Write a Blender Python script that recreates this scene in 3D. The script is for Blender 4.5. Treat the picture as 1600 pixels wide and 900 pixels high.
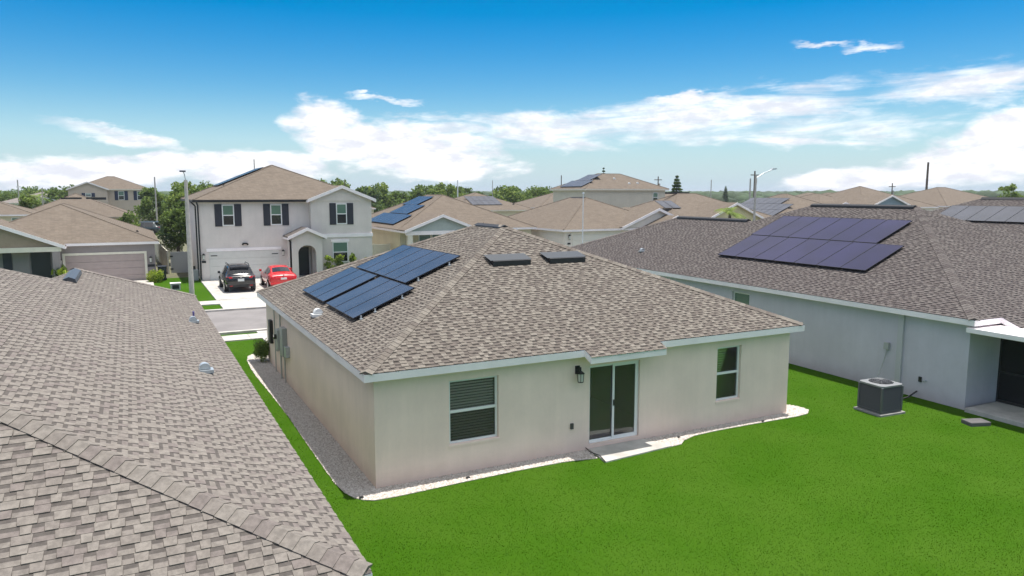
import bpy, math, random
import numpy as np
from mathutils import Vector, Matrix
random.seed(7); RNG = np.random.default_rng(11)
R = math.radians
scene = bpy.context.scene
for o in list(bpy.data.objects): bpy.data.objects.remove(o)
COL = scene.collection

# ---------------------------------------------------------------- camera
CAM = Vector((-4.3747, -14.9755, 6.3439)); PITCH, YAW, FPX = 0.1275, 0.4735, 1158.4
cam = bpy.data.objects.new('camera', bpy.data.cameras.new('camera')); COL.objects.link(cam)
cam.location = CAM; cam.rotation_euler = (math.pi/2 - PITCH, 0, -YAW)
cam.data.sensor_width = 36; cam.data.lens = 36*FPX/1600; cam.data.clip_start = 0.1; cam.data.clip_end = 20000
scene.camera = cam
scene.render.resolution_x, scene.render.resolution_y = 1024, 576
FW = Vector((math.sin(YAW)*math.cos(PITCH), math.cos(YAW)*math.cos(PITCH), -math.sin(PITCH)))
RT = Vector((math.cos(YAW), -math.sin(YAW), 0)); UP = RT.cross(FW)

# ---------------------------------------------------------------- light and exposure
SUN_EL, SUN_AZ = R(80.5), R(88)            # azimuth clockwise from +Y
SUN = Vector((math.sin(SUN_AZ)*math.cos(SUN_EL), math.cos(SUN_AZ)*math.cos(SUN_EL), math.sin(SUN_EL)))
sl = bpy.data.lights.new('sun', 'SUN'); sl.energy = 2.0; sl.angle = R(0.6); sl.color = (1, .95, .87)
so = bpy.data.objects.new('sun', sl); COL.objects.link(so); so.rotation_euler = SUN.to_track_quat('Z', 'Y').to_euler()
vs = scene.view_settings; vs.view_transform = 'Standard'; vs.look = 'None'; vs.gamma = 1; vs.use_curve_mapping = False
vs.exposure = 1.66

# ---------------------------------------------------------------- node helpers
class NT:
    def __init__(s, tree): s.t = tree; s.n = tree.nodes; s.l = tree.links
    def add(s, typ, **kw):
        n = s.n.new(typ)
        for k, v in kw.items():
            if k == 'ins':
                for i, x in v.items():
                    if hasattr(x, 'is_output'): s.l.new(x, n.inputs[i])
                    else: n.inputs[i].default_value = x
            else: setattr(n, k, v)
        return n
    def m(s, op, a, b=None, c=None, clamp=False):
        ins = {0: a}
        if b is not None: ins[1] = b
        if c is not None: ins[2] = c
        return s.add('ShaderNodeMath', operation=op, use_clamp=clamp, ins=ins).outputs[0]
    def mix(s, f, a, b, blend='MIX'):
        n = s.add('ShaderNodeMix', data_type='RGBA', blend_type=blend)
        for i, x in ((0, f), (6, a), (7, b)):
            if hasattr(x, 'is_output'): s.l.new(x, n.inputs[i])
            else: n.inputs[i].default_value = x if i == 0 else (tuple(x)+(1,))[:4]
        return n.outputs[2]
    def noise(s, vec, scale, detail=4, rough=.55, dist=0):
        n = s.add('ShaderNodeTexNoise', ins={'Scale': scale, 'Detail': detail, 'Roughness': rough, 'Distortion': dist})
        if vec is not None: s.l.new(vec, n.inputs['Vector'])
        return n.outputs[0]
    def ramp(s, f, a, b):
        return s.add('ShaderNodeMapRange', interpolation_type='SMOOTHSTEP', ins={0: f, 1: a, 2: b}).outputs[0]

# ---------------------------------------------------------------- world: Nishita sky with clouds
world = bpy.data.worlds.new('World'); scene.world = world; world.use_nodes = True; world.cycles.sampling_method = 'NONE'
W = NT(world.node_tree); W.n.clear()
sky = W.add('ShaderNodeTexSky', sky_type='NISHITA', sun_disc=False, sun_elevation=SUN_EL, sun_rotation=SUN_AZ,
            altitude=0, air_density=1.0, dust_density=0.1, ozone_density=1.6)
dirn = W.add('ShaderNodeTexCoord').outputs['Generated']
sep = W.add('ShaderNodeSeparateXYZ', ins={0: dirn})
az = W.m('MULTIPLY', W.m('ARCTAN2', sep.outputs[0], sep.outputs[1]), 180/math.pi)
el = W.m('MULTIPLY', W.m('ARCSINE', sep.outputs[2]), 180/math.pi)
cv = W.add('ShaderNodeCombineXYZ', ins={0: W.m('MULTIPLY', az, .10), 1: W.m('MULTIPLY', el, .26), 2: 3.7}).outputs[0]
cv2 = W.add('ShaderNodeCombineXYZ', ins={0: W.m('MULTIPLY', az, .07), 1: W.m('MULTIPLY', el, .42), 2: 1.2}).outputs[0]
n_puff = W.noise(cv, 2.1, 9, .58, .15); n_wisp = W.noise(cv2, 1.6, 10, .62, .8)
cv3 = W.add('ShaderNodeCombineXYZ', ins={0: W.m('MULTIPLY', az, .22), 1: W.m('MULTIPLY', el, .7), 2: 8.1}).outputs[0]
el_w = W.m('ADD', el, W.m('MULTIPLY', W.m('SUBTRACT', W.noise(cv3, 1.5, 6, .65), .5), 2.2))
EL = [el]
def blob(a, e, ra, re, tilt=0):
    da = W.m('SUBTRACT', az, a); de = W.m('SUBTRACT', W.m('SUBTRACT', EL[0], e), W.m('MULTIPLY', da, tilt))
    qa = W.m('POWER', W.m('ABSOLUTE', W.m('DIVIDE', da, ra)), 2.0); qe = W.m('POWER', W.m('ABSOLUTE', W.m('DIVIDE', de, re)), 2.0)
    return W.m('SUBTRACT', 1.0, W.m('ADD', qa, qe))
def union(bl):
    r = bl[0]
    for b in bl[1:]: r = W.m('SMOOTH_MAX', r, b, .25)
    return W.m('MAXIMUM', r, -1.5)
puffs = union([blob(13.3, 4.9, 3.0, 2.1), blob(16.6, 3.4, 4.6, 2.4), blob(22, 2.4, 6, 2.0), blob(8.6, 1.8, 5.5, 1.35),
               blob(-2.5, 1.3, 6.0, 1.25), blob(2.2, 2.0, 1.9, .9), blob(-9, 1.2, 6, 1.4), blob(62.5, 3.6, 5.2, 2.5, .10), blob(58.2, 2.3, 5.4, 1.8, .15), blob(53, .9, 6, 1.0, .05),
               blob(75, 3, 9, 2.6), blob(95, 2, 12, 2.2), blob(125, 2.5, 10, 3), blob(-35, 2, 12, 2.5), blob(-70, 2.5, 13, 3), blob(-110, 2, 15, 2.5), blob(160, 2.2, 16, 2.6), blob(-150, 2.5, 14, 3)])
EL[0] = el_w
wisps = union([blob(0.3, 3.6, 4.6, .62, -.19), blob(23, 4.7, 6, 1.3, .0), blob(30, 4.7, 13, 1.55, .03), blob(39.5, 5.1, 9.5, 1.8, .05), blob(45, 5.9, 9.0, 1.8, .12), blob(50, 4.6, 8, 1.3, .02), blob(57.5, 7.0, 7.0, 1.5, .05),
               blob(49.3, 10.0, 2.2, .30, -.05), blob(52.2, 9.7, 2.0, .40, .06), blob(18, 6.9, 3.0, .3, -.05), blob(40, 6.8, 4, .4, .05),
               blob(80, 7, 14, 1.5, .02), blob(110, 9, 16, 2), blob(-40, 8, 16, 2, .02), blob(-90, 9, 18, 2.4), blob(150, 8, 18, 2), blob(-140, 8, 18, 2)])
c1 = W.ramp(W.m('ADD', puffs, W.m('MULTIPLY', W.m('SUBTRACT', n_puff, .5), 3.2)), -.12, .62)
c2 = W.ramp(W.m('ADD', wisps, W.m('MULTIPLY', W.m('SUBTRACT', n_wisp, .50), 4.0)), -.25, 1.35)
c2 = W.m('MULTIPLY', c2, .93)
# scattered clouds added over the unseen upper dome to brighten and whiten fill light
zc = W.m('MAXIMUM', sep.outputs[2], .12)
pv_ = W.add('ShaderNodeCombineXYZ', ins={0: W.m('DIVIDE', sep.outputs[0], zc), 1: W.m('DIVIDE', sep.outputs[1], zc), 2: 5.3}).outputs[0]
c3 = W.m('MULTIPLY', W.ramp(W.noise(pv_, .95, 8, .58, .1), .38, .51), W.ramp(el, 17, 25))
cover = W.m('MAXIMUM', W.m('MAXIMUM', c1, c2), c3)
n_sh = W.noise(cv, 4.5, 6, .6)
ccol = W.mix(W.m('MULTIPLY', W.ramp(n_sh, .36, .66), .85), (3.75, 3.75, 3.8), (2.4, 2.5, 2.8))
hs = W.add('ShaderNodeHueSaturation', ins={'Hue': .50, 'Saturation': 1.72, 'Value': .375, 'Color': sky.outputs[0]})
skyh = W.mix(W.m('MULTIPLY', W.ramp(el, 7.6, -2.4), .93), hs.outputs[0], (1.26, 1.95, 2.80))
skyc = W.mix(cover, skyh, ccol)
bg = W.add('ShaderNodeBackground', ins={'Color': skyc, 'Strength': 0.105})
W.l.new(bg.outputs[0], W.add('ShaderNodeOutputWorld').inputs[0])

# ---------------------------------------------------------------- materials
MATS = {}
def mat(name, col, rough=.7, var=0.0, vscale=3.0, bump=0.0, bscale=60.0, metal=0.0, spec=.5, col2=None, fine=0.0, fscale=180., trans=0.0, coat=0.0):
    if name in MATS: return MATS[name]
    m = bpy.data.materials.new(name); m.use_nodes = True; t = NT(m.node_tree)
    b = t.n['Principled BSDF']; b.inputs['Roughness'].default_value = rough; b.inputs['Metallic'].default_value = metal
    b.inputs['Specular IOR Level'].default_value = spec; b.inputs['Coat Weight'].default_value = coat
    pos = t.add('ShaderNodeNewGeometry').outputs['Position'] if (var or bump or fine) else None
    c = tuple(col)+(1,)
    if var or fine:
        out = None
        if var:
            n = t.noise(pos, vscale, 5, .6); lo = col2 or [x*(1-var) for x in col]; hi = col if col2 else [min(1, x*(1+var)) for x in col]
            out = t.mix(t.ramp(n, .32, .68), lo, hi)
        if fine:
            n2 = t.noise(pos, fscale, 2, .7)
            k = t.m('ADD', 1-fine, t.m('MULTIPLY', n2, 2*fine))
            kk = t.add('ShaderNodeCombineXYZ', ins={0: k, 1: k, 2: k}).outputs[0]
            out = t.mix(1.0, out if out is not None else c, kk, 'MULTIPLY')
        t.l.new(out, b.inputs['Base Color'])
    else: b.inputs['Base Color'].default_value = c
    if bump:
        bn = t.add('ShaderNodeBump', ins={'Strength': bump, 'Distance': .01, 'Height': t.noise(pos, bscale, 3, .6)})
        t.l.new(bn.outputs[0], b.inputs['Normal'])
    if trans:
        tr = t.add('ShaderNodeBsdfTranslucent'); tr.inputs[0].default_value = c
        mx = t.add('ShaderNodeMixShader', ins={0: trans}); t.l.new(b.outputs[0], mx.inputs[1]); t.l.new(tr.outputs[0], mx.inputs[2])
        t.l.new(mx.outputs[0], t.n['Material Output'].inputs[0])
    MATS[name] = m; return m
def stucco(name, col):
    """painted stucco: fine sand relief, faint patchiness, splash-back soiling just above the ground"""
    if name in MATS: return MATS[name]
    m = bpy.data.materials.new(name); m.use_nodes = True; t = NT(m.node_tree); b = t.n['Principled BSDF']
    b.inputs['Roughness'].default_value = .9; b.inputs['Specular IOR Level'].default_value = .2
    pos = t.add('ShaderNodeNewGeometry').outputs['Position']; z = t.add('ShaderNodeSeparateXYZ', ins={0: pos}).outputs[2]
    c = t.mix(t.ramp(t.noise(pos, .9, 5, .6), .3, .7), [x*.94 for x in col], [x*1.03 for x in col])
    stv = t.add('ShaderNodeMapping', ins={'Vector': pos, 'Scale': (5, 5, .35)}).outputs[0]
    k = t.m('ADD', .93, t.m('MULTIPLY', t.noise(stv, 1.0, 5, .7), .14)); k = t.m('MULTIPLY', k, t.m('ADD', .95, t.m('MULTIPLY', t.noise(pos, 14, 4, .7), .10)))
    c = t.mix(1, c, t.add('ShaderNodeCombineXYZ', ins={0: k, 1: k, 2: k}).outputs[0], 'MULTIPLY')
    st = t.m('MULTIPLY', t.ramp(t.m('ADD', z, t.m('MULTIPLY', t.noise(pos, 2.2, 5, .65), -.5)), .2, -.25), .34)
    c = t.mix(st, c, [col[0]*.62, col[1]*.56, col[2]*.50])
    t.l.new(c, b.inputs['Base Color'])
    bn = t.add('ShaderNodeBump', ins={'Strength': .25, 'Distance': .006, 'Height': t.noise(pos, 45, 4, .65)}); t.l.new(bn.outputs[0], b.inputs['Normal'])
    MATS[name] = m; return m
def roofmat(name, c1, c2, c3):
    """asphalt shingle courses for roofs too far off to tell the tabs apart"""
    if name in MATS: return MATS[name]
    m = bpy.data.materials.new(name); m.use_nodes = True; t = NT(m.node_tree); b = t.n['Principled BSDF']; b.inputs['Roughness'].default_value = .95; b.inputs['Specular IOR Level'].default_value = .15
    g = t.add('ShaderNodeNewGeometry'); p = t.add('ShaderNodeSeparateXYZ', ins={0: g.outputs['Position']})
    v = t.add('ShaderNodeCombineXYZ', ins={0: t.m('ADD', p.outputs[0], p.outputs[1]), 1: p.outputs[2]}).outputs[0]
    br = t.add('ShaderNodeTexBrick', ins={'Vector': v, 'Color1': tuple(c1)+(1,), 'Color2': tuple(c2)+(1,), 'Mortar': tuple(c3)+(1,), 'Scale': 1.0, 'Mortar Size': .006, 'Bias': 0, 'Brick Width': .26, 'Row Height': .056})
    n = t.noise(g.outputs['Position'], 1.3, 6, .65); k = t.m('ADD', .78, t.m('MULTIPLY', n, .44))
    n2 = t.noise(g.outputs['Position'], 9, 4, .7); k = t.m('MULTIPLY', k, t.m('ADD', .8, t.m('MULTIPLY', n2, .4)))
    kk = t.add('ShaderNodeCombineXYZ', ins={0: k, 1: k, 2: k}).outputs[0]
    t.l.new(t.mix(1, br.outputs[0], kk, 'MULTIPLY'), b.inputs['Base Color'])
    MATS[name] = m; return m
def glass(name, tint=(.02, .025, .025), see=.35, rough=.02):
    if name in MATS: return MATS[name]
    m = bpy.data.materials.new(name); m.use_nodes = True; t = NT(m.node_tree); t.n.remove(t.n['Principled BSDF'])
    tr = t.add('ShaderNodeBsdfTransparent'); tr.inputs[0].default_value = (see, see*1.06, see*1.02, 1)
    gl = t.add('ShaderNodeBsdfGlossy', ins={'Roughness': rough}); gl.inputs[0].default_value = (.9, .95, .95, 1)
    fr = t.add('ShaderNodeFresnel', ins={0: 1.42}); mx = t.add('ShaderNodeMixShader', ins={0: fr.outputs[0]})
    df = t.add('ShaderNodeBsdfDiffuse'); df.inputs[0].default_value = (.62, .44, .52, 1); m0 = t.add('ShaderNodeMixShader', ins={0: .055})   # pinkish film painted into the glass to offset the lawn's green reflection
    t.l.new(tr.outputs[0], m0.inputs[1]); t.l.new(df.outputs[0], m0.inputs[2]); t.l.new(m0.outputs[0], mx.inputs[1]); t.l.new(gl.outputs[0], mx.inputs[2]); t.l.new(mx.outputs[0], t.n['Material Output'].inputs[0])
    MATS[name] = m; return m

WHITE = mat('white_trim', (.90, .84, .85), .55, var=.05, vscale=1.2)
CREAMT = mat('cream_trim', (.72, .68, .58), .6, var=.04)
VINYL = mat('white_vinyl', (.78, .79, .78), .4)
BLACK = mat('black_metal', (.015, .015, .017), .5)
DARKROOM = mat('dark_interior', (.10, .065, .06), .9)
GALV = mat('galvanised', (.48, .52, .55), .38, metal=.55, var=.15, vscale=8)
CONC = mat('concrete', (.44, .42, .39), .9, var=.16, vscale=1.6, bump=.15, bscale=80, fine=.12, fscale=60)
ASPH = mat('asphalt_grey', (.20, .187, .185), .95, var=.10, vscale=.8, fine=.2, fscale=40)
PANEL = mat('solar_glass', (.034, .037, .050), .25, spec=.85, var=.25, vscale=.6)
PANELR = mat('solar_glass_violet', (.016, .014, .050), .30, spec=.28, var=.2, vscale=.6)
PFRAME = mat('solar_frame', (.02, .02, .025), .4, metal=.3)
GLASS = glass('window_glass', see=.95); GLASSD = glass('screened_glass', see=.72, rough=.06)
DGLASS = mat('dark_glass', (.015, .022, .022), .06, spec=.9)
GGLASS = mat('green_glass', (.10, .19, .14), .10, spec=.8)
BLIND = mat('blind', (.42, .33, .31), .7)
GREYB = mat('grey_box', (.36, .37, .36), .5, var=.06)
CPOLE = mat('concrete_pole', (.42, .40, .37), .85, var=.1, vscale=4)
WOODP = mat('wood_pole', (.13, .10, .08), .9, var=.2, vscale=3)
SHUT = mat('shutter_navy', (.025, .028, .04), .6)

# ---------------------------------------------------------------- mesh helpers
class MB:
    def __init__(s, M=None): s.v = []; s.f = []; s.mi = []; s.M = M
    def add(s, vs_, fs, mi=0):
        b = len(s.v)
        s.v += [tuple(s.M @ Vector(p)) if s.M is not None else tuple(p) for p in vs_]
        for f in fs: s.f.append(tuple(i+b for i in f)); s.mi.append(mi)
        return s
    def box(s, x0, y0, z0, x1, y1, z1, mi=0):
        return s.add([(x0,y0,z0),(x1,y0,z0),(x1,y1,z0),(x0,y1,z0),(x0,y0,z1),(x1,y0,z1),(x1,y1,z1),(x0,y1,z1)],
                     [(0,3,2,1),(4,5,6,7),(0,1,5,4),(1,2,6,5),(2,3,7,6),(3,0,4,7)], mi)
    def poly(s, pts, mi=0): return s.add(pts, [tuple(range(len(pts)))], mi)
    def prism(s, pts, off, mi=0):
        n = len(pts); q = [tuple(Vector(p)+Vector(off)) for p in pts]
        return s.add(list(pts)+q, [tuple(range(n))[::-1], tuple(range(n, 2*n))]+[(i, (i+1) % n, n+(i+1) % n, n+i) for i in range(n)], mi)
    def tube(s, p0, p1, r0, r1=None, n=10, mi=0, caps=True):
        r1 = r0 if r1 is None else r1; p0 = Vector(p0); p1 = Vector(p1); d = (p1-p0).normalized()
        a = d.orthogonal().normalized(); b = d.cross(a)
        ring = lambda p, r: [tuple(p + (a*math.cos(2*math.pi*i/n)+b*math.sin(2*math.pi*i/n))*r) for i in range(n)]
        fs = [(i, (i+1) % n, n+(i+1) % n, n+i) for i in range(n)]
        if caps: fs += [tuple(range(n))[::-1], tuple(range(n, 2*n))]
        return s.add(ring(p0, r0)+ring(p1, r1), fs, mi)
    def path(s, pts, r, n=8, mi=0):
        for a, b in zip(pts[:-1], pts[1:]): s.tube(a, b, r, r, n, mi)
        return s
    def build(s, name, mats, parent=None, smooth=False, bevel=0):
        me = bpy.data.meshes.new(name); me.from_pydata(s.v, [], s.f)
        mats = mats if isinstance(mats, (list, tuple)) else [mats]
        for m in mats: me.materials.append(m)
        me.polygons.foreach_set('material_index', s.mi)
        if smooth: me.polygons.foreach_set('use_smooth', [True]*len(s.f))
        me.update()
        o = bpy.data.objects.new(name, me); COL.objects.link(o)
        if parent is not None: o.parent = parent
        if bevel:
            b = o.modifiers.new('bevel', 'BEVEL'); b.width = bevel; b.segments = 2; b.limit_method = 'ANGLE'
        return o
def np_mesh(name, V, F, mats, mi=None, parent=None, smooth=False):
    me = bpy.data.meshes.new(name); k = F.shape[1]
    me.vertices.add(len(V)); me.vertices.foreach_set('co', V.astype(np.float32).ravel())
    me.loops.add(F.size); me.loops.foreach_set('vertex_index', F.astype(np.int32).ravel())
    me.polygons.add(len(F)); me.polygons.foreach_set('loop_start', np.arange(0, F.size, k, dtype=np.int32))
    for m in (mats if isinstance(mats, (list, tuple)) else [mats]): me.materials.append(m)
    if mi is not None: me.polygons.foreach_set('material_index', np.asarray(mi, dtype=np.int32))
    if smooth: me.polygons.foreach_set('use_smooth', np.ones(len(F), dtype=bool))
    me.update(calc_edges=True); me.validate()
    o = bpy.data.objects.new(name, me); COL.objects.link(o)
    if parent is not None: o.parent = parent
    return o
def tag(o, label, cat, group=None, kind=None):
    if label: o['label'] = label
    if cat: o['category'] = cat
    if group: o['group'] = group
    if kind: o['kind'] = kind
    return o
def thing(name, label, cat, loc=(0,0,0), rz=0, group=None):
    o = bpy.data.objects.new(name, None); COL.objects.link(o); o.location = loc; o.rotation_euler = (0,0,rz); o.empty_display_size = .3
    return tag(o, label, cat, group)
def copy_tree(o, parent=None):
    c = o.copy(); COL.objects.link(c)
    if parent is not None: c.parent = parent
    for ch in o.children: copy_tree(ch, c)
    return c
def struct(o): o['kind'] = 'structure'; return o
def pix(p):
    d = Vector(p)-CAM; w = d.dot(FW)
    return (800+FPX*d.dot(RT)/w, 450-FPX*d.dot(UP)/w, w) if w > .1 else (-1e6, -1e6, w)
def sstep(a, b, x):
    t = np.clip((x-a)/(b-a), 0, 1); return t*t*(3-2*t)
def gz(x, y):
    """lie of the land: flat round the near houses, rising gently across the street"""
    return .60*sstep(30, 41, y)*sstep(11, 15.5, x) + .4*sstep(55, 95, y)*sstep(11, 15.5, x) + 1.0*sstep(55, 95, y)*(1-sstep(11, 15.5, x))

# ---------------------------------------------------------------- ground, street, lawn
GRASSB = mat('lawn_soil', (.047, .107, .008), .95, var=.12, vscale=.4, col2=(.034, .094, .004), spec=.03, bump=.3, bscale=60, fine=.12, fscale=30)
MATS['lawn_soil'].node_tree  # base of the clipped lawn
FIELD = mat('field', (.07, .10, .03), .95, var=.25, vscale=.02); YARD = mat('yard', (.125, .125, .075), .95, var=.25, vscale=.25)
def grid_ground():
    xs = np.unique(np.concatenate([np.linspace(-60, 130, 96), np.array([-9000, -5000, -2500, -1200, -600, -300, -150, 200, 300, 600, 1200, 2500, 5000, 9000])]))
    ys = np.unique(np.concatenate([np.linspace(-40, 130, 86), np.array([-9000, -3000, -1000, -300, -100, 200, 300, 600, 1200, 2500, 5000, 9000])]))
    X, Y = np.meshgrid(xs, ys); Z = gz(X, Y); nx, ny = len(xs), len(ys)
    V = np.stack([X.ravel(), Y.ravel(), Z.ravel()], 1); i = np.arange(nx*ny).reshape(ny, nx)
    F = np.stack([i[:-1,:-1].ravel(), i[:-1,1:].ravel(), i[1:,1:].ravel(), i[1:,:-1].ravel()], 1)
    c = V[F].mean(1); far = (np.abs(c[:,0]-20) > 130) | (c[:,1] > 140) | (c[:,1] < -60)
    return struct(np_mesh('ground', V, F, [GRASSB, FIELD, YARD], np.where(far, 1, np.where((c[:,1] > 46) | ((c[:,1] > 30) & (c[:,0] > 13)) | (c[:,0] > 40), 2, 0)), smooth=True))
grid_ground()
def slab(name, pts, z, m, th=.03, parent=None):
    mb = MB(); mb.prism([(x, y, z-th) for x, y in pts], (0, 0, th)); return mb.build(name, m, parent)
struct(slab('road', [(-160, 20.45), (160, 20.45), (160, 27.3), (-160, 27.3)], .012, ASPH, .05))
for y0, y1 in ((20.2, 20.45), (27.3, 27.6)):
    struct(MB().box(-160, y0, -.05, 160, y1, .11).build('kerb', CONC))
for y0, y1, z in ((18.45, 19.65, .05), (30.0, 31.5, .06)):           # pavements as separate flags with open joints
    pv = bpy.data.objects.new('pavement', None); COL.objects.link(pv); struct(pv)
    me = None
    for k in range(-6, 16):
        if me is None:
            o = MB().box(0, y0, -.06, 1.488, y1, z).build('paving_slab', CONC, pv, bevel=.008); me = o.data
        else:
            o = bpy.data.objects.new('paving_slab', me); COL.objects.link(o); o.parent = pv
        o.location.x = k*1.5
    MB().box(-160, y0, -.06, -9.0, y1, z-.003).build('paving_run', CONC, pv); MB().box(24, y0, -.06, 160, y1, z-.003).build('paving_run', CONC, pv)
def driveway(x0, x1, y0, y1, z, cols, rows, flare=0):
    dv = bpy.data.objects.new('driveway', None); COL.objects.link(dv); struct(dv)
    for i in range(cols):
        for j in range(rows):
            a0 = x0+(x1-x0)*i/cols; a1 = x0+(x1-x0)*(i+1)/cols; b0 = y0+(y1-y0)*j/rows; b1 = y0+(y1-y0)*(j+1)/rows
            MB().box(a0+.006, b0+.006, -.08, a1-.006, b1-.006, z).build('concrete_slab', CONC, dv, bevel=.01)
    return dv
driveway(-.15, 5.85, 31.52, 42.2, .075, 2, 3)
driveway(-.15, 5.85, 27.62, 29.98, .07, 2, 1)
driveway(.45, 5.6, 14.1, 18.43, .06, 2, 2); driveway(.45, 5.6, 19.67, 20.18, .055, 1, 1)
driveway(-8.9, -3.2, 31.52, 44.8, .07, 2, 3)

# ---------------------------------------------------------------- shingle roofs
EXPO = .114
WIDTHS = (.10, .125, .145, .175)
def tones(pre, cols, rough=.92):
    return [mat('%s_%d' % (pre, i), c, rough, var=.16, vscale=14, fine=.30, fscale=170, bump=.35, bscale=230, spec=.2) for i, c in enumerate(cols)]
T_MAIN = tones('shingle_tan', [(.196,.176,.153), (.152,.133,.116), (.130,.112,.099), (.060,.052,.047), (.172,.153,.133)])
T_LEFT = tones('shingle_taupe', [(.204,.184,.165), (.184,.164,.148), (.172,.149,.138), (.096,.085,.078), (.194,.174,.156)])
T_RIGHT = tones('shingle_brown', [(.134,.120,.113), (.106,.092,.088), (.090,.077,.075), (.035,.031,.032), (.117,.103,.099)])
TW = ((0, .26), (4, .24), (1, .26), (2, .24)); 
def tabshape(w, h, L):
    """a shingle tab; the low (inner) laminate carries the printed dark band along its upper half"""
    if h > .01: q = min(.006, w*.1); return [(q,0,h),(w-q,0,h),(w,L,.002),(0,L,.002),(q,0,0),(w-q,0,0)], [(0,1,2,3),(4,5,1,0),(4,0,3),(1,5,2)]
    m = L*.5; g = h*.55
    return [(0,0,h),(w,0,h),(w,m,g),(0,m,g),(w,L,.002),(0,L,.002),(0,0,0),(w,0,0)], [(0,1,2,3),(6,7,1,0),(6,0,3),(1,7,2),(3,2,4,5)]
def intervals(poly, v):
    xs = []
    n = len(poly)
    for i in range(n):
        (u0, v0), (u1, v1) = poly[i], poly[(i+1) % n]
        if (v0 <= v) != (v1 <= v): xs.append(u0+(u1-u0)*(v-v0)/(v1-v0))
    xs.sort(); return list(zip(xs[0::2], xs[1::2]))
def lay_tabs(O, U, V, N, poly, rnd):
    """all shingle tabs of one roof plane: (origin, width, height, tone, full)"""
    out = []; vmin = min(p[1] for p in poly); vmax = max(p[1] for p in poly); k = math.floor(vmin/EXPO)
    while k*EXPO < vmax:
        v0 = k*EXPO; k += 1
        for a, b in intervals(poly, v0+EXPO*.5):
            u = a - rnd.random()*.1; up = rnd.random() < .5
            while u < b:
                wi = rnd.randrange(4); w = WIDTHS[wi]; u0, u1 = max(u, a), min(u+w, b); full = (u >= a and u+w <= b)
                if up: t = rnd.choices((0,4,1,2), (.34,.30,.22,.14))[0]; h = .015
                else: t = rnd.choices((2,1,4), (.3,.4,.3))[0]; h = .007
                if rnd.random() < .93: up = not up
                if u1-u0 > .01: out.append((O+U*u0+V*v0, u1-u0, h, t, full, wi, h > .01))
                u += w
    return out
def dress_roof(root, roof, planes, mats, M, nsingle=300, seed=1):
    """planes: (O,U,V,N,poly) in root space. The largest-looking tabs become their own objects, the rest one mesh."""
    rnd = random.Random(seed); allt = []
    for (O, U, V, N, poly) in planes:
        for t in lay_tabs(O, U, V, N, poly, rnd): allt.append((t, U, V, N))
    sc = []
    for i, (t, U, V, N) in enumerate(allt):
        x, y, w = pix(M @ t[0])
        ok = t[4] and 5 < x < 1590 and 5 < y < 893
        sc.append((w if ok else 1e9, i))
    sc.sort(); single = set(i for d, i in sc[:nsingle] if d < 1e8)
    cache = {}; vv = []; ff = []; mi = []
    for i, (t, U, V, N) in enumerate(allt):
        O, w, h, tone, full, wi, up = t
        if i in single:
            key = (wi, up, tone)
            if key not in cache:
                v, f = tabshape(WIDTHS[wi], h, EXPO+.012); mb = MB(); mb.add(v, f); mb.mi = [0, 0, 0, 0, 1][:len(f)]; o = mb.build('shingle', [mats[tone], mats[3]], roof); cache[key] = o.data
            else:
                o = bpy.data.objects.new('shingle', cache[key]); COL.objects.link(o); o.parent = roof
            mm = Matrix((U, V, N)).transposed().to_4x4(); mm.translation = O; o.matrix_local = mm
        else:
            v, f = tabshape(w, h, EXPO+.012); b = len(vv)
            vv += [tuple(O+U*p[0]+V*p[1]+N*p[2]) for p in v]; ff += [tuple(q+b for q in p) for p in f]; mi += [tone]*4 + ([3] if len(f) > 4 else [])
    mb = MB(); mb.v = vv; mb.f = ff; mb.mi = mi
    o = mb.build('shingle_courses', mats, roof); o['kind'] = 'stuff'
def plane_uv(pts3):
    """frame of a roof plane from its 3-D polygon whose first two points are the eave"""
    p = [Vector(q) for q in pts3]; U = (p[1]-p[0]).normalized(); N = None
    for q in p[2:]:
        n = U.cross(q-p[0])
        if n.length > .2: N = n.normalized(); break
    if N.z < 0: N = -N; 
    V = N.cross(U)
    if V.z < 0: U = -U; V = N.cross(U)
    O = p[0]; return O, U, V, N, [((q-O).dot(U), (q-O).dot(V)) for q in p]
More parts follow.
